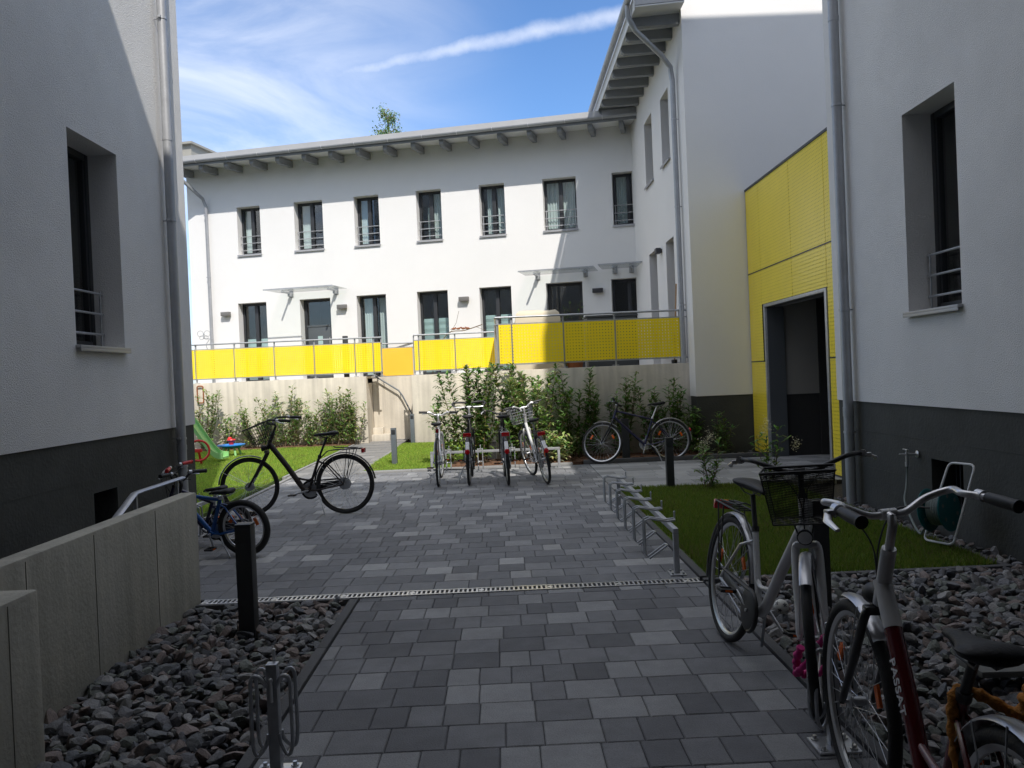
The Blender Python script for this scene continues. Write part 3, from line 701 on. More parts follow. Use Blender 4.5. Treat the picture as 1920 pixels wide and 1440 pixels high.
for k in range(17):
    u = -12.1 + k * 0.745
    rb = MB(); w = 0.055
    pr = [(0.0, ez + .02 + .86 * sl - .02), (0.78, ez + .0), (0.78, ez - .10), (0.70, ez - .16), (0.0, ez - .16 + .8 * sl)]
    vs = [fr.L(u - w, z, o) for o, z in pr] + [fr.L(u + w, z, o) for o, z in pr]; n = len(pr)
    rb.add(vs, [tuple(range(n)), tuple(range(2 * n - 1, n - 1, -1))] + [(i, (i + 1) % n, n + (i + 1) % n, n + i) for i in range(n)])
    rb.build('rafter', M['rafter'], row, smooth=False)
pp = [fr.L(-12.05, ez + .03, .93), fr.L(-12.05, ez - .12, .93), fr.L(-11.95, ez - .35, .7), fr.L(-11.72, ez - .75, .16), fr.L(-11.68, ez - .95, .09), fr.L(-11.68, TZ, .09)]
downpipe(row, pp, 0.045, (6.3, 4.6, 2.9), FN, 0.09)
# metal clad roof box at the left end
mb = MB(); f2 = fr
vs = [fr.L(-12.75, 7.6, .4), fr.L(-11.85, 7.6, .4), fr.L(-11.85, 8.2, .4), fr.L(-12.75, 8.2, .4), fr.L(-12.75, 7.6, -1.6), fr.L(-11.85, 7.6, -1.6), fr.L(-11.85, 8.2, -1.6), fr.L(-12.75, 8.2, -1.6)]
mb.add(vs, [(0, 1, 2, 3), (4, 5, 6, 7), (0, 1, 5, 4), (1, 2, 6, 5), (2, 3, 7, 6), (3, 0, 4, 7)])
fbox(mb, fr, -12.85, -11.77, 8.202, 8.26, -1.7, .5); mb.build('dormer', mat('beige grey cladding', (0.33, 0.32, 0.28), 0.7), row, smooth=False)

def lamp(parent, fr, u, z, m, w=0.26):
    mb = MB(); fbox(mb, fr, u - w / 2, u + w / 2, z - .055, z + .055, 0.03, 0.13, 0.006); fbox(mb, fr, u - .05, u + .05, z - .04, z + .04, 0.0, 0.03)
    return mb.build('wall_lamp', m, parent)
for u, m_ in ((-11.23, 'lampshade'), (-7.8, 'lampshade'), (-4.43, 'lampshade'), (-0.97, 'lamp_dark')): lamp(row, fr, u, 3.56, M[m_])
def canopy(parent, fr, u0, u1, z):
    mb = MB(); fbox(mb, fr, u0, u1, z, z + .014, 0.03, 0.95, 0.003)
    c = mb.build('glass_canopy', M['canopy_glass'], parent)
    cm = MB(); fbox(cm, fr, u0, u1, z - .01, z + .022, 0.945, 0.958); cm.build('canopy_edge', M['galv'], c)
    for u in (u0 + 0.32, u1 - 0.32):
        am = MB(); fbox(am, fr, u - .035, u + .035, z - .115, z - .006, 0.0, 0.16, 0.004); fbox(am, fr, u - .02, u + .02, z - .05, z - .003, 0.16, 0.55, 0.004)
        fbox(am, fr, u - .06, u + .06, z - .13, z + .05, 0.0, 0.012)
        am.build('canopy_bracket', M['galv'], c)
canopy(row, fr, -9.6, -7.65, 4.03); canopy(row, fr, -2.8, -0.95, 4.05); canopy(row, fr, -0.85, 0.2, 4.08)
settle(row)

# --- wing to the right: eaves wall (facing the court) and gable wall (facing the camera)
wg = thing('wing_house', 'white wing with dark timber eaves and tall shaded gable wall beside the yellow portal', 'house', (6, 18, 0), 'rendered houses round the courtyard')
XW, YG = 3.42, 14.82
fw = Fr((XW, 0, 0), (0, 1, 0), (-1, 0, 0)); fg = Fr((0, YG, 0), (1, 0, 0), (0, -1, 0))
op = [(16.2, 16.98, 5.63, 6.98), (17.98, 18.88, 5.63, 7.05), (16.2, 16.98, TZ, 4.1), (17.98, 18.88, TZ, 4.12)]
mb = MB(); wall(mb, fw, YG, 20.85, 1.03, 8.25, op, 0.24, room=1.2)
gz = lambda x: 8.25 + (x - XW) * 0.07
mb.add([(XW, YG, 1.03), (9.5, YG, 1.03), (9.5, YG, gz(9.5)), (XW, YG, gz(XW))], [(0, 1, 2, 3)])
mb.add([(9.5, YG, 0), (9.5, 26, 0), (9.5, 26, gz(9.5)), (9.5, YG, gz(9.5))], [(0, 1, 2, 3)]); mb.add([(XW, 26, 0), (9.5, 26, 0), (9.5, 26, gz(9.5)), (XW, 26, gz(XW))], [(0, 1, 2, 3)])
mb.build('wall', [M['render_far'], M['inner']], wg, smooth=False)
mb = MB(); mb.bb(XW + .014, 9.5, YG + .014, 20, -.055, 1.029); mb.build('plinth', M['plinth'], wg, smooth=False)
for o_ in op[:2]: window(wg, fw, *o_, 0.24, split=False)
for o_ in op[2:]: window(wg, fw, *o_, 0.24, split=False, sill=False)
mb = MB(); s3 = 0.07
def wr(x, y, dz=0): return V((x, y, 7.84 + (x - 2.55) * s3 + dz))
for (xa, xb, ya, yb, za, zb, nm, m_) in ((3.30, 9.8, 14.8, 26.2, 0.34, 0.5, 'roof', 'roof'), (2.55, 3.415, 14.5, 26.2, 0.0, 0.22, 'roof', 'roof'), (2.56, 3.415, 14.51, 21.2, -0.03, -0.005, 'soffit', 'soffit')):
    q = MB(); P = [wr(xa, ya, za), wr(xb, ya, za), wr(xb, yb, za), wr(xa, yb, za)]; Q = [p + Z * (zb - za) for p in P]
    q.add(P + Q, [(0, 1, 2, 3), (4, 5, 6, 7), (0, 1, 5, 4), (1, 2, 6, 5), (2, 3, 7, 6), (3, 0, 4, 7)]); q.build(nm, M[m_], wg, smooth=False)
mb = MB()
for k in range(5):
    y = 14.4 + k * 1.35; mb.bb(2.535, 2.549, y + .1, y + 1.445, 7.75, 8.03)
mb.build('fascia', M['soffit'], wg, smooth=False)
# standing edge trim and half round gutter
mb = MB(); vs = []
for y in (14.46, 21.0):
    for (a, z) in prof: vs.append((2.455 + a, y, 8.0 + z))
    for (a, z) in reversed(prof): vs.append((2.455 + a * .9, y, 8.0 + z * .9))
n = len(vs) // 2
mb.add(vs, [(i, (i + 1) % n, n + (i + 1) % n, n + i) for i in range(n)] + [tuple(range(n)), tuple(range(n, 2 * n))]); mb.build('gutter', M['zinc'], wg)
for k in range(9):
    y = 15.02 + k * 0.63; q = MB(); w = 0.06
    pr = [(2.57, wr(2.57, 0, -.03).z), (3.42, wr(3.42, 0, -.03).z), (3.42, wr(3.42, 0, -.22).z), (2.62, wr(2.62, 0, -.19).z), (2.57, wr(2.57, 0, -.15).z)]
    vs = [V((a, y - w, z)) for a, z in pr] + [V((a, y + w, z)) for a, z in pr]; n = len(pr)
    q.add(vs, [tuple(range(n)), tuple(range(2 * n - 1, n - 1, -1))] + [(i, (i + 1) % n, n + (i + 1) % n, n + i) for i in range(n)]); q.build('rafter', M['rafter'], wg, smooth=False)
px_, py_ = XW - .085, 15.35
downpipe(wg, [(2.47, 14.75, 7.96), (2.47, 14.75, 7.75), (2.6, 14.85, 7.55), (3.12, 15.2, 7.22), (3.3, 15.33, 7.05), (px_, py_, 6.8), (px_, py_, TZ)], 0.048, (6.1, 4.5, 2.7), (-1, 0, 0), 0.085)
lamp(wg, fw, 17.45, 4.0, M['lamp_dark'], 0.2); settle(wg)

# --- yellow clad stair hall between the wing and the right house
pt = thing('entrance_portal', 'yellow perforated metal portal with an open dark doorway beside the right house', 'portal', (5.5, 12, 0))
XP = 4.42; fp = Fr((XP, 0, 0), (0, 1, 0), (-1, 0, 0)); DY0, DY1, DZ = 11.34, 13.92, 2.5
cw = MB(); wall(cw, fp, 9.52, 14.80, -0.05, 4.58, [(DY0, DY1, -0.05, DZ)], 0.0, room=0, o=-0.08)
cw.bb(XP + .08, 9, 9.52, 14.8, 4.55, 4.6); cw.bb(XP + .08, 9, 9.52, 9.6, 0, 4.55); cw.build('wall', M['bollard'], pt, smooth=False)
cols = [(14.795, 14.09), (14.08, 12.60), (12.59, 11.255), (11.245, 9.56)]
pan = [(a, b, 3.15, 4.6) for a, b in cols] + [(cols[1][0] - .0, cols[1][1], 2.56, 3.13), (cols[2][0], 11.255, 2.56, 3.13), (14.795, 14.09, 1.61, 3.13), (14.795, 14.0, 0.03, 1.59), (11.245, 9.56, 1.61, 3.13), (11.245, 9.56, 0.03, 1.59)]
for (a, b, c, d) in pan:
    q = MB(); fbox(q, fp, b, a, c, d, -.004, 0.0); q.build('panel', M['portal'], pt, smooth=False)
q = MB(); fbox(q, fp, 9.55, 14.8, 4.603, 4.64, -.1, 0.012); fbox(q, fp, 9.55, 14.8, 3.131, 3.149, -.03, 0.004)
for y in (14.085, 12.595, 11.25): fbox(q, fp, y - .004, y + .004, 3.15, 4.6, -.03, -.005)
for (a, b) in ((14.09, 14.795), (9.56, 11.245)): fbox(q, fp, a, b, 1.592, 1.608, -.03, 0.004)
q.build('joint_profile', M['alu'], pt, smooth=False)
q = MB(); fbox(q, fp, DY0 - .07, DY0, 0, DZ + .05, -.3, .012, 0.003); fbox(q, fp, DY1, DY1 + .07, 0, DZ + .05, -.3, .012, 0.003); fbox(q, fp, DY0, DY1, DZ, DZ + .05, -.3, .012, 0.003)
q.build('door_frame', M['galv'], pt)
q = MB(); q.bb(XP + .3, 7.4, DY1 + .02, DY1 + .1, 1.03, 2.6); q.build('passage_wall', M['front'], pt, smooth=False)
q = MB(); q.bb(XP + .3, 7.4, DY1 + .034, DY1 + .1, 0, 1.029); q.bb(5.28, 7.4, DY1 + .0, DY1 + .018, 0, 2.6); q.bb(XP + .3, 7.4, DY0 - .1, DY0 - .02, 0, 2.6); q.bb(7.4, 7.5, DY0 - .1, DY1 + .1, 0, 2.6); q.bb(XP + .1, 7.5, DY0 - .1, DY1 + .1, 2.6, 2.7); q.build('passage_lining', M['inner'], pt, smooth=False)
q = MB(); q.bb(XP + .02, XP + .298, DY1 - .02, DY1 - .003, 0, DZ); q.build('jamb_panel', M['doorleaf'], pt, smooth=False)
q = MB(); q.bb(5.9, 5.93, 12.5, 13.1, .84, .88); q.build('red_strip', M['red_grip'], pt); settle(pt)

# ------------------------------------------------------------------ raised terraces
mb = MB(); mb.bb(-9.5, -3.42, 21.25, 25.5, 1.5, TZ); mb.bb(-2.2, 3.4, 20.45, 24.2, 1.5, TZ - .002); mb.bb(0.08, 3.4, 15.5, 20.45, 1.5, TZ - .004); mb.bb(-3.4, -2.2, 22.1, 24.4, 1.5, TZ - .006)
tag(mb.build('terrace_paving', M['kerb_light'], smooth=False), kind='structure')
def cwall(name, boxes, label):
    o = MB()
    for b in boxes: o.bb(*b, 0.012)
    return tag(o.build(name, M['concrete']), label, 'wall', 'concrete walls of the courtyard')
cwall('retaining_wall', [(-9.6, -3.42, 21.0, 21.25, -.05, 1.67), (-3.67, -3.42, 21.25, 24.2, -.05, 1.668)], 'long sunlit concrete retaining wall behind the left lawn and its shrubs')
cwall('retaining_wall', [(-2.2, -0.17, 20.2, 20.45, -.05, 1.645), (-2.2, -1.95, 20.45, 21.95, -.05, 1.643)], 'short sunlit concrete retaining wall behind the row of bikes, right of the stair recess')
cwall('retaining_wall', [(-0.17, 3.54, 15.3, 15.5, -.05, 1.635), (-0.17, 0.08, 15.5, 20.45, -.05, 1.633)], 'half shaded concrete retaining wall behind the leaning bicycle under the highest railing')
cwall('stair_wall', [(-3.41, -2.21, 21.95, 22.1, -.05, 1.64)], 'pale concrete wall closing the stair recess, with a handrail on it')
st = thing('garden_stairs', 'pale concrete steps at the end of the narrow path between the retaining walls', 'stairs', (-3.1, 21.8, 0))
for i in range(2):
    q = MB(); q.bb(-3.415, -2.95 - i * .2, 21.45 + i * .25, 21.94, i * .165, (i + 1) * .165, 0.006); q.build('step', M['concrete'], st)
settle(st)
hr = thing('handrail', 'grey flat handrail sloping down the stair recess wall', 'handrail', (-2.8, 22.2, 0))
q = MB(); q.tube([(-3.3, 21.83, 1.66), (-2.72, 21.83, 1.27), (-2.62, 21.83, 1.12), (-2.3, 21.83, 0.42)], 0.02, 8); q.build('rail', M['bollard_grey'], hr)
for (x, z) in ((-3.1, 1.5), (-2.68, 1.18), (-2.4, .62)):
    q = MB(); q.tube([(x, 21.83, z), (x, 21.87, z - .06), (x, 21.955, z - .06)], 0.009, 6); q.build('bracket', M['galv'], hr)
settle(hr)

def railing(label, runs, zf=1.63, m='yellow', tall=0.97):
    """runs: list of (p0, p1, [panel splits as fractions])"""
    p0 = V(runs[0][0]); t = thing('balustrade', label, 'railing', (p0.x, p0.y, zf), 'yellow balustrades on the terraces')
    for (a, b, posts) in runs:
        a, b = V((*a, 0)), V((*b, 0)); d = (b - a); Ln = d.length; d.normalize(); nrm = V((d.y, -d.x, 0))
        q = MB(); q.tube([a + Z * (zf + tall), b + Z * (zf + tall)], 0.019, 10); q.build('handrail', M['galv'], t)
        q = MB(); f_ = Fr(a, d, nrm)
        fbox(q, f_, 0, Ln, zf + .835, zf + .855, -.012, .012); q.build('rail', M['galv'], t); q = MB(); fbox(q, f_, 0, Ln, zf + .09, zf + .115, -.012, .012); q.build('rail', M['galv'], t)
        for s_ in posts:
            q = MB(); fbox(q, f_, s_ - .016, s_ + .016, zf - .03 if zf > 1 else 0, zf + tall - .012, -.05, -.02); pq = q.build('post', M['galv'], t)
            q = MB(); fbox(q, f_, s_ - .06, s_ + .06, zf + .006, zf + .018, -.09, -.0505); q.build('foot_plate', M['galv'], pq)
        for s0, s1 in zip(posts[:-1], posts[1:]):
            q = MB(); fbox(q, f_, s0 + .01, s1 - .01, zf + .117, zf + .833, .014, .018); pn = q.build('panel', M[m], t, smooth=False)
            for ss in (s0 + .005, s1 - .012):
                e = MB(); fbox(e, f_, ss, ss + .008, zf + .11, zf + .84, .008, .022); e.build('panel_edge', M['galv'], pn, smooth=False)
    settle(t); return t
railing('long sunlit yellow balustrade on the left retaining wall', [((-9.6, 21.08), (-3.0, 21.08), [0.0, 0.95, 1.93, 2.9, 3.9, 4.9, 5.92, 6.38, 6.58])], 1.665)
railing('yellow gate panel, tinted as if lit from behind, above the stair recess', [((-3.2, 22.02), (-2.3, 22.02), [0.02, 0.88])], 1.55, 'backlit', 0.96)
railing('low sunlit yellow balustrade on the middle retaining wall behind the bikes', [((-2.12, 20.3), (-0.12, 20.3), [0.0, 0.12, 1.0, 1.98])], 1.64)
railing('half shaded yellow balustrade on the front retaining wall, under the covered furniture', [((-0.1, 15.38), (3.45, 15.38), [0.05, 0.30, 1.25, 2.2, 3.40]), ((-0.1, 20.3), (-0.1, 15.4), [0.0, 1.6, 3.2, 4.9])], 1.64)

# ------------------------------------------------------------------ near concrete walls
o = MB(); o.bb(-2.37, -2.25, 1.0, 6.08, -.055, 0.8, 0.014); ro = o.build('ramp_wall', M['concrete_old']); tag(ro, 'long grey board marked concrete wall with pale top, left of the gravel', 'wall', 'concrete walls of the courtyard')
q = MB()
for y in (5.35, 4.55, 3.9): q.bb(-2.2505, -2.248, y, y + .004, 0, .78)
q.build('formwork_joint', M['wall_joint'], ro, smooth=False)
o = MB(); o.bb(-2.24, -1.97, 1.0, 3.5, -.055, 0.745, 0.014); no_ = o.build('ramp_wall', M['concrete_old']); tag(no_, 'shorter concrete wall stub at the lower left corner, in front of the long one', 'wall', 'concrete walls of the courtyard')
q = MB(); q.bb(-1.9705, -1.968, 3.28, 3.284, 0, .73); q.build('formwork_joint', M['wall_joint'], no_, smooth=False)
hr = thing('cellar_handrail', 'galvanised flat bar handrail behind the long concrete wall', 'handrail', (-2.75, 6, 0))
q = MB(); q.tube([(-2.82, 5.5, .42), (-2.855, 6.36, .735), (-2.86, 6.44, .762), (-2.853, 6.52, .768), (-2.78, 7.2, .79)], .012, 8, flat=2.6, up=(0, -.3, 1)); q.build('rail', M['galv'], hr)
for (x, y, z) in ((-2.86, 6.46, .75), (-2.79, 7.1, .775)):
    q = MB(); q.bb(x - .012, x + .012, y - .012, y + .012, 0, z); q.build('post', M['galv'], hr)
settle(hr)
# ------------------------------------------------------------------ bicycles (x forward, y left, z up; rear tyre touches the origin)
def arc(c, R, a0, a1, n, y=0.0): return [V((c[0] + R * math.cos(a0 + (a1 - a0) * i / n), y, c[1] + R * math.sin(a0 + (a1 - a0) * i / n))) for i in range(n + 1)]
def smooth_path(pts, n=6):
    pts = [V(p) for p in pts]; out = []
    for i in range(len(pts) - 1):
        p0, p1, p2, p3 = pts[max(i - 1, 0)], pts[i], pts[i + 1], pts[min(i + 2, len(pts) - 1)]
        for k in range(n):
            t = k / n
            out.append(0.5 * ((2 * p1) + (p2 - p0) * t + (2 * p0 - 5 * p1 + 4 * p2 - p3) * t * t + (3 * p1 - p0 - 3 * p2 + p3) * t ** 3))
    out.append(pts[-1]); return out
def wheel(parent, c, r, tr, T, rim_m, seg=48, spokes=32, hub=0.016, refl=True, disc=0.0):
    c = V((c[0], 0, c[1])); I = T if T is not None else Matrix.Identity(4)
    q = MB(); R = r - tr * 1.95
    vs = []; prof = [(R + .008, -.012), (R + .008, .012), (R - .002, .011), (R - .014, .005), (R - .014, -.005), (R - .002, -.011)]; k = len(prof)
    for i in range(seg):
        th = 2 * PI * i / seg
        for (rr, y) in prof: vs.append(c + V((rr * math.cos(th), y, rr * math.sin(th))))
    q.add(vs, [(i * k + j, i * k + (j + 1) % k, ((i + 1) % seg) * k + (j + 1) % k, ((i + 1) % seg) * k + j) for i in range(seg) for j in range(k)])
    w = q.xf(I).build('wheel', rim_m, parent)
    q = MB(); q.torus(c, (0, 1, 0), r - tr, tr, seg, 12); q.xf(I).build('tyre', M['rubber'], w, angle=60)
    q = MB()
    for i in range(spokes):
        a = 2 * PI * i / spokes; s = 0.028 if i % 2 else -0.028; a2 = a + (0.55 if (i // 2) % 2 else -0.55)
        q.tube([c + V((hub * 1.6 * math.cos(a2), s, hub * 1.6 * math.sin(a2))), c + V(((R - .012) * math.cos(a), 0, (R - .012) * math.sin(a)))], 0.0013, 4, caps=False)
    q.xf(I).build('spokes', M['steel'], w)
    q = MB(); q.lathe([(0, -.05), (.006, -.05), (.006, -.036), (hub * 1.7, -.03), (hub * 1.7, -.026), (hub, -.024), (hub, .024), (hub * 1.7, .026), (hub * 1.7, .03), (.006, .036), (.006, .05), (0, .05)], c, (0, 1, 0), 16)
    if disc: q.lathe([(0, -.033), (disc, -.033), (disc, -.031), (0, -.031)], c, (0, 1, 0), 24)
    q.xf(I).build('hub', M['galv'], w)
    if refl:
        for a in (0.6, 2.7):
            q = MB()
            d = V((math.cos(a), 0, math.sin(a))); Rm = Matrix((d, V((0, 1, 0)), d.cross(V((0, 1, 0))))).transposed()
            q.box(c + d * (R * 0.68), (0.032, 0.012, 0.075), Rm, 0.004)
            q.xf(I).build('reflector', M['orange_lens'], w)
    return w
def mudguard(parent, c, R, a0, a1, w, m, T, name='mudguard', stays=None, dark=None, split=None):
    q = MB(); n = 26; c3 = V((c[0], 0, c[1]))
    prof = [(0, -w / 2), (.008, -w * .36), (.012, 0), (.008, w * .36), (0, w / 2), (-.002, w / 2 - .002), (.006, w * .34), (.009, 0), (.006, -w * .34), (-.002, -w / 2 + .002)]; k = len(prof); vs = []
    for i in range(n + 1):
        th = a0 + (a1 - a0) * i / n
        for (dr, y) in prof: vs.append(c3 + V(((R + dr) * math.cos(th), y, (R + dr) * math.sin(th))))
    fs = [(i * k + j, i * k + (j + 1) % k, (i + 1) * k + (j + 1) % k, (i + 1) * k + j) for i in range(n) for j in range(k)] + [tuple(range(k)), tuple(range(n * k, n * k + k))]
    q.add(vs, fs)
    g = q.xf(T if T is not None else Matrix.Identity(4)).build(name, m, parent)
    if stays:
        s = MB()
        for a in stays:
            e = c3 + V(((R + .004) * math.cos(a), 0, (R + .004) * math.sin(a)))
            for y in (-1, 1): s.tube([c3 + V((0, y * .055, 0)), e + V((0, y * w * .5, 0))], .0025, 5)
        s.xf(T if T is not None else Matrix.Identity(4)).build('mudguard_stay', M['galv'], g)
    return g
def saddle_mesh(x, z, k=1.0):
    q = MB(); secs = [(.155, .012, .010, -.018), (.13, .022, .018, -.008), (.08, .027, .022, -.002), (.03, .036, .026, 0), (-.02, .055, .03, .004), (-.07, .079, .034, .012), (-.105, .083, .034, .016), (-.13, .066, .026, .012), (-.142, .03, .014, .008)]; n = 14; vs = []
    for (sx, w, h, dz) in secs:
        for j in range(n):
            th = 2 * PI * j / n; yy = math.cos(th) * w * k; zz = math.sin(th); zz = zz * h * (0.55 if zz > 0 else 1.0)
            vs.append(V((x + sx * k, yy, z + dz + zz)))
    m_ = len(secs)
    q.add(vs, [(i * n + j, i * n + (j + 1) % n, (i + 1) * n + (j + 1) % n, (i + 1) * n + j) for i in range(m_ - 1) for j in range(n)] + [tuple(range(n)), tuple(range((m_ - 1) * n, m_ * n))])
    return q

def bicycle(label, rear, heading, lean=0.0, r=0.35, wb=1.08, tr=0.02, style='step', frame='black', fork=None, bars='city', bar_m='steel', sh=0.93, bh=1.04,
            guards=None, rack=None, basket=None, lights=True, guard_w=0.05, tail=None, steer=0.0, kick=True, chainguard=True, bar_turn=0.0, fork_r=1.0, seat_m=None, crank=0.5, grip='plastic', seg=48,
            tube=0.017, down=0.022, mud_front=(0.55, 2.75), mud_rear=(0.15, 3.35), bar_w=0.30, hub=0.016, disc=0.0, name='bicycle', saddle_k=1.0, stem_m=None, reflect=True, rim='rim'):
    t = thing(name, label, 'bicycle', (rear[0], rear[1], 0.0), 'bicycles parked in the courtyard')
    t.rotation_mode = 'XYZ'
    # lean about the ground line, then turn to the heading
    Rm = Matrix.Rotation(heading, 4, 'Z') @ Matrix.Rotation(lean, 4, 'X'); t.rotation_euler = Rm.to_euler('XYZ')
    fm = M[frame]; fk = M[fork or frame]
    A = V((0, 0, r)); B = V((wb, 0, r)); k = r / 0.35
    BB = V((0.44 * k + 0.0, 0, r - 0.065 * k)); st = math.radians(70)
    SD = V((-math.cos(st), 0, math.sin(st)))
    ha = math.radians(68); HD = V((-math.cos(ha), 0, math.sin(ha)))
    hx = lambda z: wb - 0.055 * k - (z - r) / math.tan(ha)
    zt = bh - 0.10; zb = max(r * 2 + 0.045, zt - 0.2); HT, HB = V((hx(zt - .02), 0, zt - .02)), V((hx(zb), 0, zb))
    T = Matrix.Translation(HB) @ Matrix.Rotation(steer, 4, HD) @ Matrix.Translation(-HB)
    seat_l = 0.42 * k if style == 'step' else 0.47 * k
    SC = BB + SD * seat_l
    q = MB()
    q.cyl(HB, HT, tube * 1.25, n=14)
    if style == 'step':
        low = HB + (HT - HB) * 0.35
        q.tube(smooth_path([low, low + (BB - low) * 0.45 + V((0.0, 0, -.02)), BB + V((.07, 0, .03)), BB], 8), [down] * 25, 14)
        q.tube(smooth_path([BB + (HB - BB) * 0.28 + V((0, 0, .01)), BB + SD * 0.14 + V((.05, 0, -.01)), BB + SD * 0.16], 5), tube * 0.75, 10)
    else:
        q.cyl(HB + (HT - HB) * .2, BB, down, n=14); q.cyl(HB + (HT - HB) * .85, SC - SD * .02, tube, n=12)
    q.cyl(BB, SC, tube, n=12); q.cyl(BB - V((0, .036, 0)), BB + V((0, .036, 0)), .022, n=14)
    for y in (-1, 1):
        q.tube([BB + V((-.03, y * .022, 0)), BB + V((-.1, y * .04, .0)), A + V((0, y * .062, 0))], .010, 8)
        q.tube([SC - SD * 0.06 + V((0, y * .012, 0)), SC + (A - SC) * .3 + V((0, y * .04, 0)), A + V((0, y * .062, 0))], .008, 8)
    fr_o = q.build('frame', fm, t)
    # fork
    q = MB(); CR = HB - HD * 0.03
    for y in (-1, 1):
        q.tube(smooth_path([CR + V((0, y * .035, .0)), CR + V((0, y * .05, -.03)), (CR + B) / 2 + V((-.012, y * .052, 0)), B + V((-.01, y * .054, .02)), B + V((0, y * .055, 0))], 4), [.015 * fork_r] * 9 + [.013 * fork_r] * 4 + [.0105] * 4, 10)
    q.box(CR, (.04, .1, .03), None, .008); q.xf(T).build('fork', fk, t)
    # wheels
    rm = M[rim]
    wheel(t, (0, r), r, tr, None, rm, seg, hub=hub * 1.3, refl=reflect); wheel(t, (wb, r), r, tr, T, rm, seg, hub=hub, refl=reflect, disc=disc)
    if guards:
        gm = M[guards]
        mudguard(t, (0, r), r + .012, mud_rear[0], mud_rear[1], guard_w, gm, None, stays=(mud_rear[0] + .5, mud_rear[0] + 1.0))
        mudguard(t, (wb, r), r + .012, mud_front[0], mud_front[1], guard_w, gm, T, stays=(mud_front[0] + .45,))
    # stem and handlebar
    sm = M[stem_m or bar_m]; S = V((hx(bh) + .05, 0, bh))
    q = MB(); q.tube([HT, V((hx(bh - .03), 0, bh - .03)), V((hx(bh - .01) + .015, 0, bh - .005)), S], .014, 10); q.lathe([(0, -.012), (.022, -.012), (.024, 0), (.022, .014), (0, .014)], HT, HD, 14)
    q.xf(T).build('stem', sm, t)
    w = bar_w; gl = 0.12; T0 = T; T = T @ Matrix.Translation(S) @ Matrix.Rotation(bar_turn, 4, HD) @ Matrix.Translation(-S)
    if bars == 'city': P = [(0, 0, 0), (.005, .06, 0), (.02, .14, .035), (-.01, .21, .06), (-.09, w - .03, .06), (-.15, w, .055), (-.28, w + .01, .045)]
    elif bars == 'riser': P = [(0, 0, 0), (0, .06, 0), (-.01, .13, .035), (-.03, w, .04)]
    elif bars == 'flat': P = [(0, 0, 0), (0, .1, 0), (-.02, w, .005)]
    elif bars == 'kid': P = [(0, 0, 0), (0, .06, .01), (-.03, .12, .07), (-.07, w, .075)]
    elif bars == 'loop': P = [(0, 0, 0), (.0, .2, 0), (.02, w, .02), (.06, w + .03, .05), (.12, w, .07), (.13, w - .1, .07), (.11, w - .18, .06)]
    q = MB(); half = [smooth_path([V((S.x + p[0], y * p[1], S.z + p[2])) for p in P], 6) for y in (1, -1)]
    q.tube(list(reversed(half[1]))[:-1] + half[0], .0115, 10); q.cyl(S - V((0, .025, 0)), S + V((0, .025, 0)), .018, n=12)
    hb = q.xf(T).build('handlebar', M[bar_m], t)
    if bars == 'loop':
        q = MB(); 
        for hpath in half: q.tube(hpath[8:], .016, 10)
        q.xf(T).build('bar_tape', M['plastic'], hb)
    for hpath, y in zip(half, (1, -1)):
        if bars == 'loop': e1 = V((S.x, y * .2, S.z)); d = V((0, y, 0))
        else:
            e1 = hpath[-1]; d = (hpath[-1] - hpath[-4]).normalized()
            q = MB(); q.tube([e1 - d * gl, e1 - d * gl * .6, e1 - d * .012, e1 + d * .004], [.0165, .0185, .0175, .015], 12); q.tube([e1 - d * .004, e1 + d * .006], .02, 12)
            q.xf(T).build('grip', M[grip], hb)
        b0 = e1 - d * (gl + .03); f = d.cross(Z).normalized() * (1 if d.cross(Z).x > 0 else -1) if abs(d.z) < .9 else V((1, 0, 0))
        q = MB(); q.cyl(b0 - d * .014, b0 + d * .014, .018, n=10); q.box(b0 + f * .025 - Z * .008, (.03, .025, .02), None, .004)
        q.tube([b0 + f * .03 - Z * .01, b0 + f * .05 - Z * .02 + d * .04, b0 + f * .05 - Z * .03 + d * .11], [.007, .0075, .005], 8, flat=1.6)
        q.xf(T).build('brake_lever', M['steel' if not bars == 'loop' else 'plastic'], hb)
    q = MB()
    for y in (-1, 1):
        g0 = V((S.x + .03, y * .16, S.z)); q.tube(smooth_path([g0, S + V((.10, y * .08, -.01)), S + V((.09, y * .01, -.12)), HB + V((.03, 0, .02))], 6), .003, 6)
    q.xf(T).build('brake_cable', M['plastic'], hb)
    T = T0
    # saddle
    sx = BB.x + SD.x * ((sh - BB.z) / SD.z); ST = V((sx, 0, sh - .045))
    q = MB(); q.cyl(SC, ST, .0135, n=12); q.cyl(SC - SD * .012, SC + SD * .016, tube * 1.2, n=12)
    for y in (-1, 1): q.tube([ST + V((.11, y * .012, .03)), ST + V((.04, y * .022, .002)), ST + V((-.06, y * .025, .004)), ST + V((-.11, y * .04, .035))], .0035, 6)
    q.build('seat_post', M[seat_m or 'plastic'] if seat_m else M['plastic' if frame in ('black', 'brown_paint') else 'steel'], t)
    saddle_mesh(sx, sh, saddle_k).build('saddle', M['saddle'], t, angle=60)
    # drive
    q = MB(); ca = crank
    q.lathe([(0, -.052), (.012, -.052), (.014, -.047), (.085 * k, -.047), (.088 * k, -.044), (.085 * k, -.041), (.014, -.041), (0, -.036)], BB, (0, 1, 0), 28)
    cl = .165 * k
    q.cyl(BB - V((0, .075, 0)), BB + V((0, .075, 0)), .009, n=10)
    ends = []
    for s, y in ((1, -.07), (-1, .07)):
        e = BB + V((math.cos(ca) * cl * s, y, math.sin(ca) * cl * s)); q.tube([BB + V((0, y * .8, 0)), e], [.012, .009], 8, flat=.6); ends.append(e)
    cs = q.build('crankset', M['galv'], t)
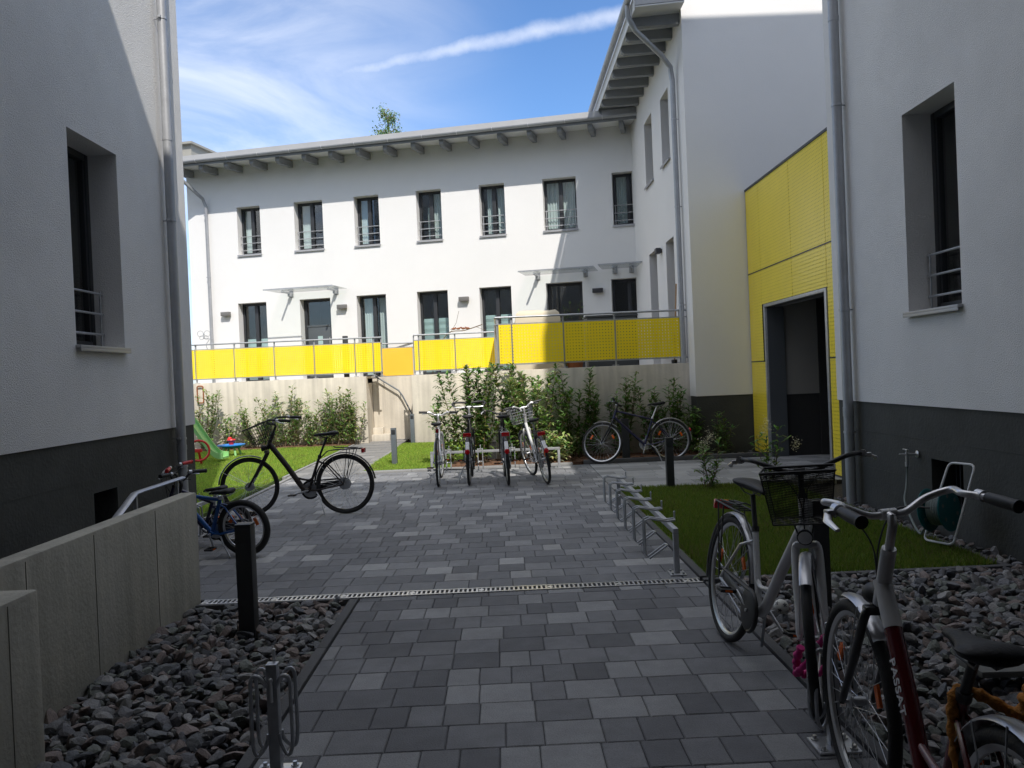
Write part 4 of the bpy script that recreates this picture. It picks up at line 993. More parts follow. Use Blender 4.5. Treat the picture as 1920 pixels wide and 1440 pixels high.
    for e in ends:
        s = 1 if e.y > 0 else -1
        q = MB(); q.cyl(e, e + V((0, s * .1, 0)), .006, n=6)
        for x in (-.032, .032): q.box(e + V((x, s * .055, 0)), (.014, .085, .018), None, .004)
        for y in (.018, .092): q.box(e + V((0, s * y, 0)), (.076, .012, .016), None, .003)
        p = q.build('pedal', M['plastic'], cs)
        if reflect:
            q = MB()
            for x in (-.0405, .0405): q.box(e + V((x, s * .055, 0)), (.003, .04, .01))
            q.build('pedal_reflector', M['orange_lens'], p)
    q = MB(); yc = -.044
    for dz, rr in ((.086 * k, .038), (-.086 * k, -.038)): q.tube([BB + V((0, yc, dz)), A + V((0, yc, rr))], .0045, 5, flat=.7)
    q.lathe([(0, -.048), (.038, -.048), (.038, -.04), (0, -.04)], A, (0, 1, 0), 18); q.build('chain', M['galv'], t)
    if chainguard:
        q = MB(); pts = arc((BB.x, BB.z), .105 * k, -1.4, 1.75, 14, -.056); pts += [A + V((.02, -.056, .06)), A + V((-.03, -.056, .045))]
        q.tube(pts, .012, 8, flat=.9, up=(0, 1, 0)); q.lathe([(0, -.066), (.09 * k, -.066), (.112 * k, -.058), (.112 * k, -.052), (0, -.052)], BB, (0, 1, 0), 26); q.tube([BB + V((-.04, -.058, .03)), A + V((.05, -.056, .02))], .03, 10, flat=.3, up=(0, 0, 1)); q.build('chain_guard', M['plastic'], t)
    if rack:
        zr = r * 2 + .05; q = MB()
        for y in (-1, 1):
            q.tube([V((.2, y * .03, zr - .01)), V((.14, y * .055, zr)), V((-.2, y * .055, zr + .01)), V((-.225, y * .03, zr + .01))], .0055, 7)
            q.tube([A + V((0, y * .07, .0)), V((-.05, y * .062, zr))], .0045, 6); q.tube([A + V((0, y * .07, .0)), V((-.14, y * .062, zr + .005))], .0045, 6)
            q.tube([V((.2, y * .03, zr - .01)), SC - SD * .05 + V((0, y * .015, 0))], .004, 6)
        for x in (-.2, -.12, -.04, .04, .12): q.cyl(V((x, -.055, zr + .004)), V((x, .055, zr + .004)), .004, n=6)
        q.tube([V((-.16, -.04, zr + .02)), V((.1, -.04, zr + .03)), V((.13, 0, zr + .045)), V((.1, .04, zr + .03)), V((-.16, .04, zr + .02))], .004, 6)
        q.build('luggage_rack', M[rack], t)
    if lights:
        L0 = HB + V((.055, 0, .015)); q = MB()
        q.lathe([(0, -.05), (.012, -.05), (.03, -.028), (.036, 0), (.036, .012), (.03, .014), (0, .014)], L0, (1, 0, -.08), 18); q.cyl(L0 - V((.03, 0, 0)), HB - V((0, 0, .02)), .006, n=6)
        h = q.xf(T).build('headlight', M['plastic'], t)
        q = MB(); q.ell(L0 + V((.012, 0, 0)), (.008, .032, .032)); q.xf(T).build('lens', M['white_lens'], h)
    if tail:
        zr = r * 2 + .05
        if 'rack' in tail:
            q = MB(); q.box((-.235, 0, zr - .015), (.03, .11, .055), None, .008); b = q.build('tail_light', M['red_lens'], t)
        if 'plate' in tail:
            a = 2.45; q = MB(); q.box((math.cos(a) * (r + .024), 0, r + math.sin(a) * (r + .024)), (.007, .052, .13), Matrix.Rotation(-(a - PI / 2) + PI / 2 - 0.0, 3, 'Y') @ Matrix.Rotation(PI / 2, 3, 'Y') @ Matrix.Rotation(PI / 2, 3, 'Y'), .003); q.build('mudguard_patch', M['white_lens'], t)
        if 'round' in tail:
            a = 2.72; c = V((math.cos(a) * (r + .03), 0, r + math.sin(a) * (r + .03))); q = MB(); q.lathe([(0, -.012), (.03, -.012), (.036, 0), (.03, .012), (0, .014)], c, (math.cos(a), 0, math.sin(a) * .3), 16); q.build('tail_reflector', M['red_lens'], t)
        if 'post' in tail:
            q = MB(); q.box(SC + SD * .06 + V((-.035, 0, 0)), (.03, .045, .06), None, .008); q.build('tail_light', M['red_lens'], t)
    if kick:
        q = MB(); k0 = BB + V((-.11, .045, -.02)); q.tube([k0, k0 + V((-.06, .06, -.06)), V((k0.x - .13, .17 if abs(lean) < .03 else .13, .012 - .17 * math.tan(lean)))], .008, 8); q.build('kickstand', M['galv'], t)
    if basket:
        bx, bz, bw, bd, bhh, tilt, bm_ = basket
        c = V((S.x + bx, 0, bh + bz)); q = MB(); Rt = Matrix.Rotation(tilt, 3, 'Y')
        top = [(-bd * .5, -bw / 2), (bd * .5, -bw / 2), (bd * .5, bw / 2), (-bd * .5, bw / 2)]
        def pt(i, f):
            sc_ = .78 + .22 * f; x, y = top[i % 4]; return c + Rt @ V((x * sc_ - (1 - f) * .0, y * sc_, -bhh * (1 - f)))
        if bm_ == 'mesh':
            for i in range(4): q.quad(pt(i, 0), pt(i + 1, 0), pt(i + 1, 1), pt(i, 1))
            q.quad(pt(0, 0), pt(1, 0), pt(2, 0), pt(3, 0))
            bo = q.xf(T).build('basket', M['mesh'], t, smooth=False, recalc=False)
            q = MB(); q.tube([pt(i, 1) for i in range(4)], .006, 8, True); q.tube([pt(i, .86) for i in range(4)], .003, 6, True); q.tube([pt(i, 0) for i in range(4)], .004, 6, True)
            for i in range(4): q.cyl(pt(i, 0), pt(i, 1), .003, n=6)
            q.xf(T).build('basket_rim', M['plastic'], bo)
        else:
            q.tube([pt(i, 1) for i in range(4)], .006, 8, True)
            for f in (0, .2, .4, .6, .8): q.tube([pt(i, f) for i in range(4)], .0022, 4, True)
            for i in range(4):
                for s in range(9): q.tube([pt(i, 0).lerp(pt(i + 1, 0), s / 9), pt(i, 1).lerp(pt(i + 1, 1), s / 9)], .0022, 4)
            for s in range(1, 9): q.tube([pt(0, 0).lerp(pt(1, 0), s / 9), pt(3, 0).lerp(pt(2, 0), s / 9)], .0022, 4)
            q.xf(T).build('basket', M[bm_], t)
        q = MB()
        for y in (-.05, .05): q.tube([S + V((0, y, 0)), c + Rt @ V((-bd * .5, y, -.03))], .006, 6); q.tube([HB + V((.02, y * .6, .02)), c + Rt @ V((-bd * .3, y, -bhh))], .004, 6)
        q.xf(T).build('basket_bracket', M['plastic'], t)

    return t

UP = PI / 2
# dark city bike, side on, in the middle of the left half
bicycle('matt dark step-through bicycle with front basket standing side-on on the paving, left of centre', (-1.91, 9.88), PI - 0.10, 0.02, wb=1.16, r=0.352, tr=0.021, frame='brown_paint', bars='city', bar_m='plastic', sh=0.95, bh=1.09,
        guards='black', rack='plastic', basket=(.19, -.01, .32, .26, .22, .38, 'plastic'), tail=('rack',), steer=0.12, down=.032, hub=.03, seg=56, crank=2.9, reflect=False, rim='black', bar_w=.27, mud_front=(0.1, 2.0), mud_rear=(0.15, 3.0))
# small child's bike behind the wall end
kb = bicycle('small blue child\'s bicycle with fat black tyres half hidden behind the long concrete wall', (-2.41, 7.68), PI - 0.24, -0.10, wb=0.80, r=0.262, tr=0.028, style='diamond', frame='blue_paint', fork='black', bars='kid', bar_m='plastic', sh=0.60, bh=0.70,
        lights=False, steer=-0.3, grip='plastic', tail=None, down=.02, crank=1.2, seg=44, bar_w=.25, saddle_k=.85, chainguard=True)
bicycle('purple child\'s bicycle with red grips beside the left downpipe, behind the blue one', (-2.72, 8.25), PI - 0.12, -0.08, wb=0.74, r=0.215, tr=0.024, style='diamond', frame='navy_paint', bars='kid', bar_m='plastic', sh=0.56, bh=0.72, lights=False, grip='red_grip', kick=False, seg=36, bar_w=.24, saddle_k=.8)
# four in the far rack, seen from behind
bicycle('slim silver sports bicycle without mudguards, leftmost of the four in the far rack', (-0.98, 11.95), UP + 0.03, 0.0, frame='silver_paint', style='diamond', bars='riser', bar_m='steel', sh=0.88, bh=0.99, lights=False, tail=('post',), kick=False, crank=0.25, tr=.017, chainguard=False, bar_w=.29, steer=-.08)
bicycle('black trekking bicycle with looped handlebar and two red rear lights, second in the far rack', (-0.54, 11.97), UP + 0.0, 0.01, frame='black', style='diamond', bars='loop', bar_m='steel', sh=0.97, bh=1.09, guards='black', rack='plastic', tail=('rack', 'plate', 'round'), crank=-.3, kick=True, bar_w=.22, steer=.05)
bicycle('black bicycle with wide saddle, wire rack and bell shaped reflector, third in the far rack', (0.02, 11.80), UP + 0.04, -0.035, frame='black', style='step', bars='city', bar_m='plastic', sh=0.96, bh=0.98, guards='black', rack='galv', tail=('rack', 'plate', 'round'), crank=2.95, kick=False, saddle_k=1.25, bar_w=.24)
bicycle('white step-through bicycle tilting left with wire basket, rightmost in the far rack', (0.57, 11.75), UP + 0.16, -0.15, frame='white_paint', style='step', bars='riser', bar_m='steel', sh=0.90, bh=1.07, guards='black', rack='plastic', basket=(.2, -.02, .34, .26, .22, .1, 'galv'), tail=('rack', 'plate', 'round'), crank=3.4, kick=False, bar_w=.29, steer=.12)
# dark blue one leaning at the wall
bicycle('dark blue trekking bicycle with silver mudguards leaning at the shaded concrete wall', (2.78, 14.02), PI + 0.06, 0.13, wb=1.16, frame='navy_paint', fork='black', style='diamond', bars='flat', bar_m='plastic', sh=0.97, bh=1.02, guards='silver_paint', rack=None, tail=('round',), lights=False, crank=1.9, steer=-.45, kick=True, chainguard=False, bar_w=.27, mud_front=(1.2, 2.4), mud_rear=(0.6, 3.2))
# white bike with mesh basket, nose towards the camera
bicycle('white step-through bicycle with black mesh basket facing the viewer, right of the path', (1.20, 4.72), -UP + 0.07, -0.13, wb=1.12, frame='white_paint', style='step', bars='city', bar_m='plastic', sh=0.90, bh=1.05, guards='silver_paint', rack='plastic', fork_r=1.35, seat_m='plastic', basket=(.20, 0.03, .31, .25, .23, .0, 'mesh'), tail=('rack',), down=.027, crank=2.75, kick=True, seg=64, tr=.021, bar_w=.28, steer=-0.48, rim='rim', mud_front=(0.9, 2.4), fork='white_paint')
# red and white one next to the camera
pb = bicycle('red and white bicycle with lettering on its down tube, nearest at lower right', (1.10, 1.83), UP - 0.085, 0.03, wb=1.10, frame='red_paint', fork='black', style='step', bars='city', bar_m='steel', sh=0.83, bh=1.06, guards='silver_paint', rack=None, seat_m='plastic', down=.027, crank=0.9, kick=False, seg=72, tr=.022, bar_w=.225, mud_front=(1.35, 2.25), mud_rear=(0.5, 2.9), steer=0.02, bar_turn=.16, guard_w=.055)
# ------------------------------------------------------------------ lettering on the nearest bicycle and its white upper tube
fo = [c for c in pb.children if c.name.startswith('frame')][0]
def tube_frame(r=0.35, wb=1.10, bh=1.06):
    ha = math.radians(68); HD = V((-math.cos(ha), 0, math.sin(ha))); hx = lambda z: wb - 0.055 - (z - r) / math.tan(ha)
    zt = bh - 0.10; zb = max(r * 2 + .045, zt - .2); HT, HB = V((hx(zt - .02), 0, zt - .02)), V((hx(zb), 0, zb)); BB = V((.44, 0, r - .065))
    low = HB + (HT - HB) * .35
    return HT, HB, low, smooth_path([low, low + (BB - low) * 0.45 + V((0.0, 0, -.02)), BB + V((.07, 0, .03)), BB], 8)
HT, HB, low, path = tube_frame()
q = MB(); cut = 4
q.tube([path[0] + (path[0] - path[1]) * .6] + path[:cut + 1], .0285, 18); q.cyl(HB - (HT - HB) * .02, HT + (HT - HB) * .02, .0235, n=16); q.build('white_sleeve', M['white_paint'], fo)
def lettering(txt, size, pos, xdir, up, m, parent, name='lettering'):
    cu = bpy.data.curves.new(name, 'FONT'); cu.body = txt; cu.size = size; cu.extrude = 0.0006; cu.align_x = 'LEFT'; cu.align_y = 'CENTER'; cu.space_character = 1.08; cu.offset = size * 0.018
    tmp = bpy.data.objects.new('tmp', cu); COL.objects.link(tmp); dg = bpy.context.evaluated_depsgraph_get()
    me = bpy.data.meshes.new_from_object(tmp.evaluated_get(dg)); bpy.data.objects.remove(tmp)
    xd, u = V(xdir).normalized(), V(up).normalized(); u = (u - xd * u.dot(xd)).normalized(); n = xd.cross(u)
    mt = Matrix((xd, u, n)).transposed().to_4x4(); mt.translation = V(pos); me.transform(mt); me.materials.clear(); me.materials.append(m)
    me.name = name; o = bpy.data.objects.new(name, me); COL.objects.link(o); o.parent = parent; return o
d = (path[14] - path[5]).normalized()
side = V((-.15, 1, 0.0)); side = (side - d * side.dot(d)).normalized()     # the face of the tube turned to the path
lettering('PASSAT', 0.047, path[6] + side * .0272, d, side.cross(d), M['white_lens'], fo)

def local(obj, v): # a world point in a thing's own space
    return obj.matrix_basis.inverted() @ V(v)

# orange brown sleeved chain lock round the seat tube
def wrinkled(pts, r0, n=5, amp=.25, k=10, closed=False):
    p = smooth_path(pts, n); return p, [r0 * (1 + amp * math.sin(i * 1.9) * rnd.uniform(.4, 1)) for i in range(len(p))]
lk = thing('bicycle_lock', 'orange brown fabric sleeved lock hanging at the seat tube of the nearest bicycle', 'lock', (1.2, 2.0, .6))
q = MB(); p, r_ = wrinkled([(1.125, 2.12, .47), (1.12, 2.13, .56), (1.125, 2.14, .655), (1.145, 2.14, .69), (1.18, 2.11, .685), (1.235, 2.07, .655), (1.28, 2.03, .63), (1.33, 2.01, .645), (1.40, 1.98, .60)], .0145, 6, amp=.3); q.tube(p, r_, 12)
q.build('sleeve', M['tan'], lk)
q = MB(); p, r_ = wrinkled([(1.255, 2.04, .63), (1.265, 2.04, .68), (1.275, 2.03, .715), (1.285, 2.03, .69), (1.30, 2.02, .65), (1.34, 2.0, .66), (1.38, 1.98, .63)], .029, 6, amp=.35); q.tube(p, r_, 12); q.build('sleeve_fold', M['tan'], lk)
q = MB(); q.lathe([(0, 0), (.016, 0), (.016, .05), (0, .05)], (1.125, 2.12, .42), (0, 0, 1), 14); q.build('lock_cylinder', M['galv'], lk); settle(lk)
# pink sleeved lock
lk = thing('bicycle_lock', 'bright pink fabric sleeved lock tying the white bicycle to the single bike stand', 'lock', (1.23, 3.45, .35))
q = MB(); p, r_ = wrinkled([(1.29, 3.40, .44), (1.262, 3.42, .40), (1.235, 3.44, .34), (1.20, 3.47, .28), (1.19, 3.52, .24), (1.21, 3.56, .22), (1.25, 3.54, .23), (1.28, 3.48, .25), (1.295, 3.44, .33), (1.293, 3.41, .42)], .0125, 6, amp=.3); q.tube(p, r_, 12)
q.build('sleeve', M['pink'], lk)
q = MB(); p, r_ = wrinkled([(1.20, 3.48, .36), (1.19, 3.51, .30), (1.20, 3.53, .25), (1.23, 3.53, .225), (1.26, 3.50, .235)], .016, 6, amp=.3); q.tube(p, r_, 12); q.build('sleeve_fold', M['pink'], lk); settle(lk)

# ------------------------------------------------------------------ bike racks
def rack_loop(q, c, along, out, w=.11, h0=.04, h1=.36, dep=.0, r=.0085):
    """one wire holder: a closed bent loop standing on the beam and hanging beside it"""
    c, a, o = V(c), V(along), V(out)
    pts = [c + a * (-w / 2) + Z * h1, c + a * (-w / 2) + o * .30 + Z * (h1 + .02), c + a * (-w / 2) + o * .34 + Z * (h1 - .03), c + a * (-w / 2) + o * .34 + Z * (h0 + .03), c + a * (-w / 2) + o * .31 + Z * h0,
           c + a * (-w / 2) + o * .0 + Z * (h0 + .09), c + a * (w / 2) + o * 0 + Z * (h0 + .09), c + a * (w / 2) + o * .31 + Z * h0, c + a * (w / 2) + o * .34 + Z * (h0 + .03), c + a * (w / 2) + o * .34 + Z * (h1 - .03), c + a * (w / 2) + o * .30 + Z * (h1 + .02), c + a * (w / 2) + Z * h1]
    q.tube(pts, r, 8)
def bike_rack(label, p0, p1, out, n, h=0.345, loops=None, name='bike_rack'):
    p0, p1, o = V((*p0, 0)), V((*p1, 0)), V((*out, 0)); d = (p1 - p0); Ln = d.length; d.normalize()
    t = thing(name, label, 'bike rack', tuple((p0 + p1) / 2), 'galvanised bike racks'); f = Fr(p0, d, o)
    q = MB(); fbox(q, f, -.02, Ln + .02, h - .04, h, -.02, .02, .004); q.build('beam', M['galv'], t)
    for u in (0, Ln):
        q = MB(); fbox(q, f, u - .02, u + .02, .01, h - .041, -.02, .02, .004); pp = q.build('post', M['galv'], t)
        q = MB(); fbox(q, f, u - .075, u + .075, .002, .01, -.06, .06, .003)
        for (a, b) in ((-.05, -.04), (.05, -.04), (-.05, .04), (.05, .04)): q.cyl(f.L(u + a, .01, b), f.L(u + a, .022, b), .009, n=6)
        q.build('base_plate', M['galv'], pp)
    for i in range(n):
        u = Ln * (i + .55) / n; q = MB()
        c = p0 + d * u; w = .075; r = .0085
        for s in (-w / 2, w / 2):
            pass
        pts = []
        for s in (-w / 2, w / 2):
            seq = [(.02, h + .008), (.15, h + .035), (.185, h + .02), (.19, h - .03), (.19, .10), (.16, .065), (.02, .16), (-.02, .19), (-.02, h - .06)]
            pts.append([c + d * s + o * a + Z * z for a, z in (seq if s < 0 else seq)])
        A_, B_ = pts
        q.tube(A_[:1] + A_[0:7], r, 8); q.tube(B_[0:7], r, 8)
        q.tube([A_[6], (A_[6] + B_[6]) / 2 - o * .01, B_[6]], r, 8)
        q.tube([A_[0], c - o * .05 + d * (-w / 2) + Z * (h + .012), c - o * .055 + Z * (h + .012), c - o * .05 + d * (w / 2) + Z * (h + .012), B_[0]], r, 8)
        q.cyl(c - o * .055 + Z * (h + .0), c - o * .055 + Z * (h + .07), .007, n=8); q.ell(c - o * .055 + Z * (h + .072), (.009, .009, .009), nu=8, nv=6)
        q.build('wheel_holder', M['galv'], t)
    settle(t); return t
bike_rack('empty galvanised bike rack with six wire holders along the right lawn', (1.25, 6.28), (1.27, 9.55), (-1, 0), 6)
bike_rack('sunlit galvanised bike rack holding four bicycles in front of the shrubs', (-1.22, 13.75), (0.86, 13.62), (0, -1), 4)
bike_rack('galvanised bike rack beside the left downpipe behind the children\'s bicycles', (-3.25, 8.0), (-3.25, 9.3), (1, 0), 2)
def bike_stand(label, p, side=1):
    t = thing('bike_stand', label, 'bike stand', (p[0], p[1], 0), 'galvanised bike racks'); x, y = p
    q = MB(); q.bb(x - .022, x + .022, y - .022, y + .022, .01, .44, .004); q.bb(x - .0225, x + .0225, y - .0225, y + .0225, .44, .445, .002); po = q.build('post', M['galv'], t)
    q = MB(); q.bb(x - .085, x + .085, y - .075, y + .075, .002, .011, .003)
    for (a, b) in ((-.06, -.05), (.06, -.05), (-.06, .05), (.06, .05)):
        q.cyl((x + a, y + b, .011), (x + a, y + b, .016), .016, n=12); q.cyl((x + a, y + b, .016), (x + a, y + b, .028), .009, n=6)
    q.build('base_plate', M['steel'], po)
    for s in (-1, 1):
        q = MB(); o = V((s, 0, 0)); c = V((x, y + .0, 0)); r = .008
        for yy in (-.04, .04):
            q.tube(smooth_path([c + V((s * .02, yy * .6, .36)), c + V((s * .045, yy, .405)), c + V((s * .075, yy, .395)), c + V((s * .078, yy, .30)), c + V((s * .078, yy, .14)), c + V((s * .06, yy, .095)), c + V((s * .03, yy * .6, .13)), c + V((s * .021, yy * .5, .17))], 4), r, 8)
        q.build('wheel_holder', M['galv'], t)
    q = MB(); q.cyl((x, y + .03, .38), (x, y + .03, .485), .0065, n=8); q.ell((x, y + .03, .487), (.009, .009, .009), nu=8, nv=6); q.cyl((x, y - .03, .30), (x, y - .03, .385), .0065, n=8); q.ell((x, y - .03, .387), (.009, .009, .009), nu=8, nv=6); q.build('pin', M['steel'], t)
    settle(t); return t
bike_stand('single galvanised bike stand standing empty beside the left gravel', (-0.965, 3.33))
bike_stand('single galvanised bike stand holding the white bicycle beside the right gravel', (1.27, 3.34))

# ------------------------------------------------------------------ bollards
def bollard(label, x, y, h, m='bollard', s=.095):
    q = MB(); q.bb(x - s / 2, x + s / 2, y - s / 2, y + s / 2, -.03, h - .012, .005); t = q.build('bollard_light', M[m]); tag(t, label, 'bollard', 'square bollards in the courtyard')
    q = MB(); q.bb(x - s / 2 - .002, x + s / 2 + .002, y - s / 2 - .002, y + s / 2 + .002, h - .012, h, .003); q.build('cap', M[m], t)
    q = MB(); q.bb(x - s / 2 + .012, x + s / 2 - .012, y - s / 2 - .001, y - s / 2 + .01, h - .12, h - .03, .002); q.build('light_panel', M['alu'], t); return t
bollard('black square bollard in the left gravel near the drain', -1.66, 5.27, .69, s=.1)
bollard('black square bollard in the right gravel directly behind the white bicycle', 1.93, 5.2, .69, s=.1)
bollard('dark square bollard at the far corner of the shaded right lawn', 2.1, 10.74, .66)
bollard('grey sunlit square bollard at the front edge of the small middle lawn', -2.02, 15.2, .68, 'bollard_grey')
bollard('grey sunlit square bollard at the back of the small middle lawn near the steps', -2.2, 20.0, .72, 'bollard_grey')
bollard('dark square post standing behind the leaning blue bicycle', 2.05, 14.25, .72, s=.12)

# ------------------------------------------------------------------ garden hose reel
t = thing('hose_reel', 'teal hose reel on a white tube frame leaning at the right house wall', 'hose reel', (3.5, 7.0, 0))
def rounded_loop(p, rad=.05):
    out = []
    for i in range(len(p)):
        a, b, c = V(p[i - 1]), V(p[i]), V(p[(i + 1) % len(p)])
        u, w = (a - b).normalized(), (c - b).normalized()
        for k in range(5):
            f = k / 4; out.append((b + u * rad) * (1 - f) ** 2 + b * 2 * f * (1 - f) + (b + w * rad) * f ** 2)
    return out
q = MB(); q.tube(rounded_loop([(3.41, 6.85, .05), (3.52, 6.6, .05), (3.72, 6.6, .68), (3.63, 6.82, .68)]), .0095, 8, True); q.build('frame', M['reel_white'], t)
ax = V((.55, -.8, .12)).normalized(); c = V((3.49, 6.74, .31))
for s in (-.085, .085):
    q = MB(); q.lathe([(0, -.006), (.17, -.006), (.175, 0), (.17, .006), (0, .006)], c + ax * s, ax, 32); fl = q.build('flange', M['teal'], t)
    q = MB()
    for i in range(6):
        a_ = ax.orthogonal().normalized(); b_ = ax.cross(a_); th = i * PI / 3
        q.lathe([(0, -.009), (.016, -.009), (.016, .009), (0, .009)], c + ax * s + a_ * math.cos(th) * .11 + b_ * math.sin(th) * .11, ax, 10)
    q.build('rivet', M['hose'], fl)
q = MB()
for j in range(3):
    R = .075 + j * .02
    for i in range(7 - j): q.torus(c + ax * (-.06 + i * .02 + j * .01), ax, R, .0105, 28, 6)
q.cyl(c - ax * .08, c + ax * .08, .06, n=20); q.build('hose_coil', M['hose'], t)
q = MB(); q.tube(smooth_path([(3.70, 7.69, .55), (3.695, 7.69, .46), (3.66, 7.64, .36), (3.60, 7.55, .25), (3.54, 7.3, .12), (3.48, 7.05, .06), (3.45, 6.92, .12), (3.46, 6.82, .22)], 7), .0095, 8); q.build('hose', M['hose'], t)
settle(t)

# ------------------------------------------------------------------ football
t = None
q = MB(); bc = V((1.63, 5.05, .075)); q.ell(bc, (.045, .045, .045), nu=24, nv=16); ball = q.build('football', M['ball_white']); tag(ball, 'small white and black football lying in the gravel behind the white bicycle', 'ball')
q = MB(); gr = (1 + 5 ** .5) / 2
for v in [(0, a, b * gr) for a in (-1, 1) for b in (-1, 1)] + [(a, b * gr, 0) for a in (-1, 1) for b in (-1, 1)] + [(b * gr, 0, a) for a in (-1, 1) for b in (-1, 1)]:
    n = V(v).normalized(); n = Matrix.Rotation(.5, 3, 'X') @ Matrix.Rotation(.3, 3, 'Y') @ n; a = n.orthogonal().normalized(); b = n.cross(a)
    pts = [bc + n * .0456] + [bc + (n + (a * math.cos(i * 2 * PI / 5) + b * math.sin(i * 2 * PI / 5)) * .34).normalized() * .0454 for i in range(5)]
    q.add(pts, [(0, 1 + i, 1 + (i + 1) % 5) for i in range(5)])
q.build('patch', M['black'], ball)

q = MB(); q.box((2.42, 3.88, .085), (.62, .2, .028), Matrix.Rotation(.06, 3, 'Z') @ Matrix.Rotation(.04, 3, 'Y'), .004); q.cyl((2.3, 3.86, .095), (2.3, 3.86, .104), .02, n=12)
tag(q.build('plank', M['plank']), 'weathered grey plank lying on the right gravel behind the nearest bicycle', 'plank')
# ------------------------------------------------------------------ toys on the left lawn
t = thing('slide', 'light green plastic children\'s slide at the edge of the left lawn', 'slide', (-6.2, 17.4, 0))
pr = smooth_path([(-6.75, 17.4, .98), (-6.52, 17.4, .90), (-6.3, 17.4, .58), (-6.1, 17.4, .28), (-5.95, 17.4, .13), (-5.8, 17.4, .1)], 5); q = MB(); w = .21
cs = [(-w, .10), (-w + .03, .10), (-w + .035, 0.015), (w - .035, .015), (w - .03, .10), (w, .10), (w, -.02), (-w, -.02)]; k = len(cs); vs = []
for p in pr:
    for (y, z) in cs: vs.append(V((p.x, p.y + y, p.z + z)))
n = len(pr); q.add(vs, [(i * k + j, i * k + (j + 1) % k, (i + 1) * k + (j + 1) % k, (i + 1) * k + j) for i in range(n - 1) for j in range(k)] + [tuple(range(k)), tuple(range((n - 1) * k, n * k))]); q.build('chute', M['green_plastic'], t)
for x, y in ((-6.7, 17.25), (-6.7, 17.55)):
    q = MB(); q.cyl((x, y, .95), (x - .25, y, 0), .03, n=10); q.build('leg', M['green_plastic'], t)
q = MB()
for i in range(4): q.box((-6.72 - i * .055, 17.4, .8 - i * .2), (.06, .3, .03), None, .008)
q.build('ladder_step', M['red_grip'], t); settle(t)
t = thing('toy_ring', 'red plastic toy ring with a cross bar in the shade under the slide', 'toy', (-6.15, 16.6, .0))
q = MB(); q.torus((-6.1, 16.7, .31), (.35, -1, .1), .2, .022, 32, 8); q.build('ring', M['red_grip'], t)
q = MB(); q.box((-6.16, 16.7, .31), (.26, .04, .07), None, .01); q.cyl((-6.12, 16.75, .3), (-6.12, 16.9, 0), .025, n=8); q.build('cross_bar', M['red_grip'], t); settle(t)
t = thing('sand_table', 'small blue toy table with green legs on the left lawn beside the slide', 'toy table', (-6.1, 18.7, 0))
q = MB(); q.lathe([(0, .2), (.2, .2), (.27, .25), (.3, .25), (.3, .27), (.25, .27), (.19, .225), (0, .225)], (-6.1, 18.7, 0), (0, 0, 1), 24); q.build('tray', M['blue_plastic'], t)
for a in range(4):
    q = MB(); q.cyl((-6.1 + .16 * math.cos(a * PI / 2 + .7), 18.7 + .16 * math.sin(a * PI / 2 + .7), .21), (-6.1 + .22 * math.cos(a * PI / 2 + .7), 18.7 + .22 * math.sin(a * PI / 2 + .7), 0), .025, n=8); q.build('leg', M['green_plastic'], t)
settle(t)
q = MB(); q.lathe([(0, .27), (.05, .27), (.06, .33), (.1, .37), (.09, .39), (.03, .36), (0, .36)], (-6.08, 18.65, 0), (0, 0, 1), 12); q.ell((-6.12, 18.68, .40), (.05, .05, .04)); tag(q.build('toy_bucket', M['red_grip']), 'red toy bucket standing on the blue toy table', 'toy')

# ------------------------------------------------------------------ things on the terraces
t = thing('covered_furniture', 'bulky terrace furniture under a beige tarpaulin behind the highest balustrade', 'furniture cover', (0.75, 16.9, TZ))
q = MB(); x0, x1, y0, y1 = .28, 1.2, 16.5, 17.3; n = 10
rows = []
for (f, z) in ((1.06, TZ), (1.04, TZ + .5), (1.0, TZ + 1.0), (.95, TZ + 1.12), (.8, TZ + 1.18)):
    row_ = []
    for i in range(40):
        a = 2 * PI * i / 40; cx, cy = math.cos(a), math.sin(a); mx = max(abs(cx), abs(cy)); k = f * (1 + .02 * math.sin(i * 2.7) * (TZ + 1.2 - z))
        row_.append(V(((x0 + x1) / 2 + (x1 - x0) / 2 * cx / mx * k * .97, (y0 + y1) / 2 + (y1 - y0) / 2 * cy / mx * k, z + .01 * math.sin(i * 1.3))))
    rows.append(row_)
vs = [p for r_ in rows for p in r_]; q.add(vs, [(i * 40 + j, i * 40 + (j + 1) % 40, (i + 1) * 40 + (j + 1) % 40, (i + 1) * 40 + j) for i in range(4) for j in range(40)] + [tuple(range(160, 200))]); q.build('tarpaulin', M['beige'], t, angle=60); settle(t)
t = thing('storage_bench', 'long dark grey bench box on the terrace behind the shaded balustrade', 'bench', (2.3, 17.2, TZ))
q = MB(); q.bb(1.75, 2.75, 16.9, 17.5, TZ, TZ + 1.02, .02); q.build('box', M['doorleaf'], t); q = MB(); q.bb(1.72, 2.78, 16.88, 17.52, TZ + 1.021, TZ + 1.06, .01); q.build('lid', M['doorleaf'], t); settle(t)
t = thing('broom', 'wooden broom handle leaning at the corner of the white wing above the balustrade', 'broom', (3.3, 15.75, TZ))
q = MB(); q.cyl((3.24, 15.7, TZ + .05), (3.36, 15.85, TZ + 1.52), .014, n=10); q.build('handle', M['wood'], t); q = MB(); q.box((3.235, 15.7, TZ + .05), (.05, .3, .08), None, .01); q.build('head', M['plastic'], t); settle(t)
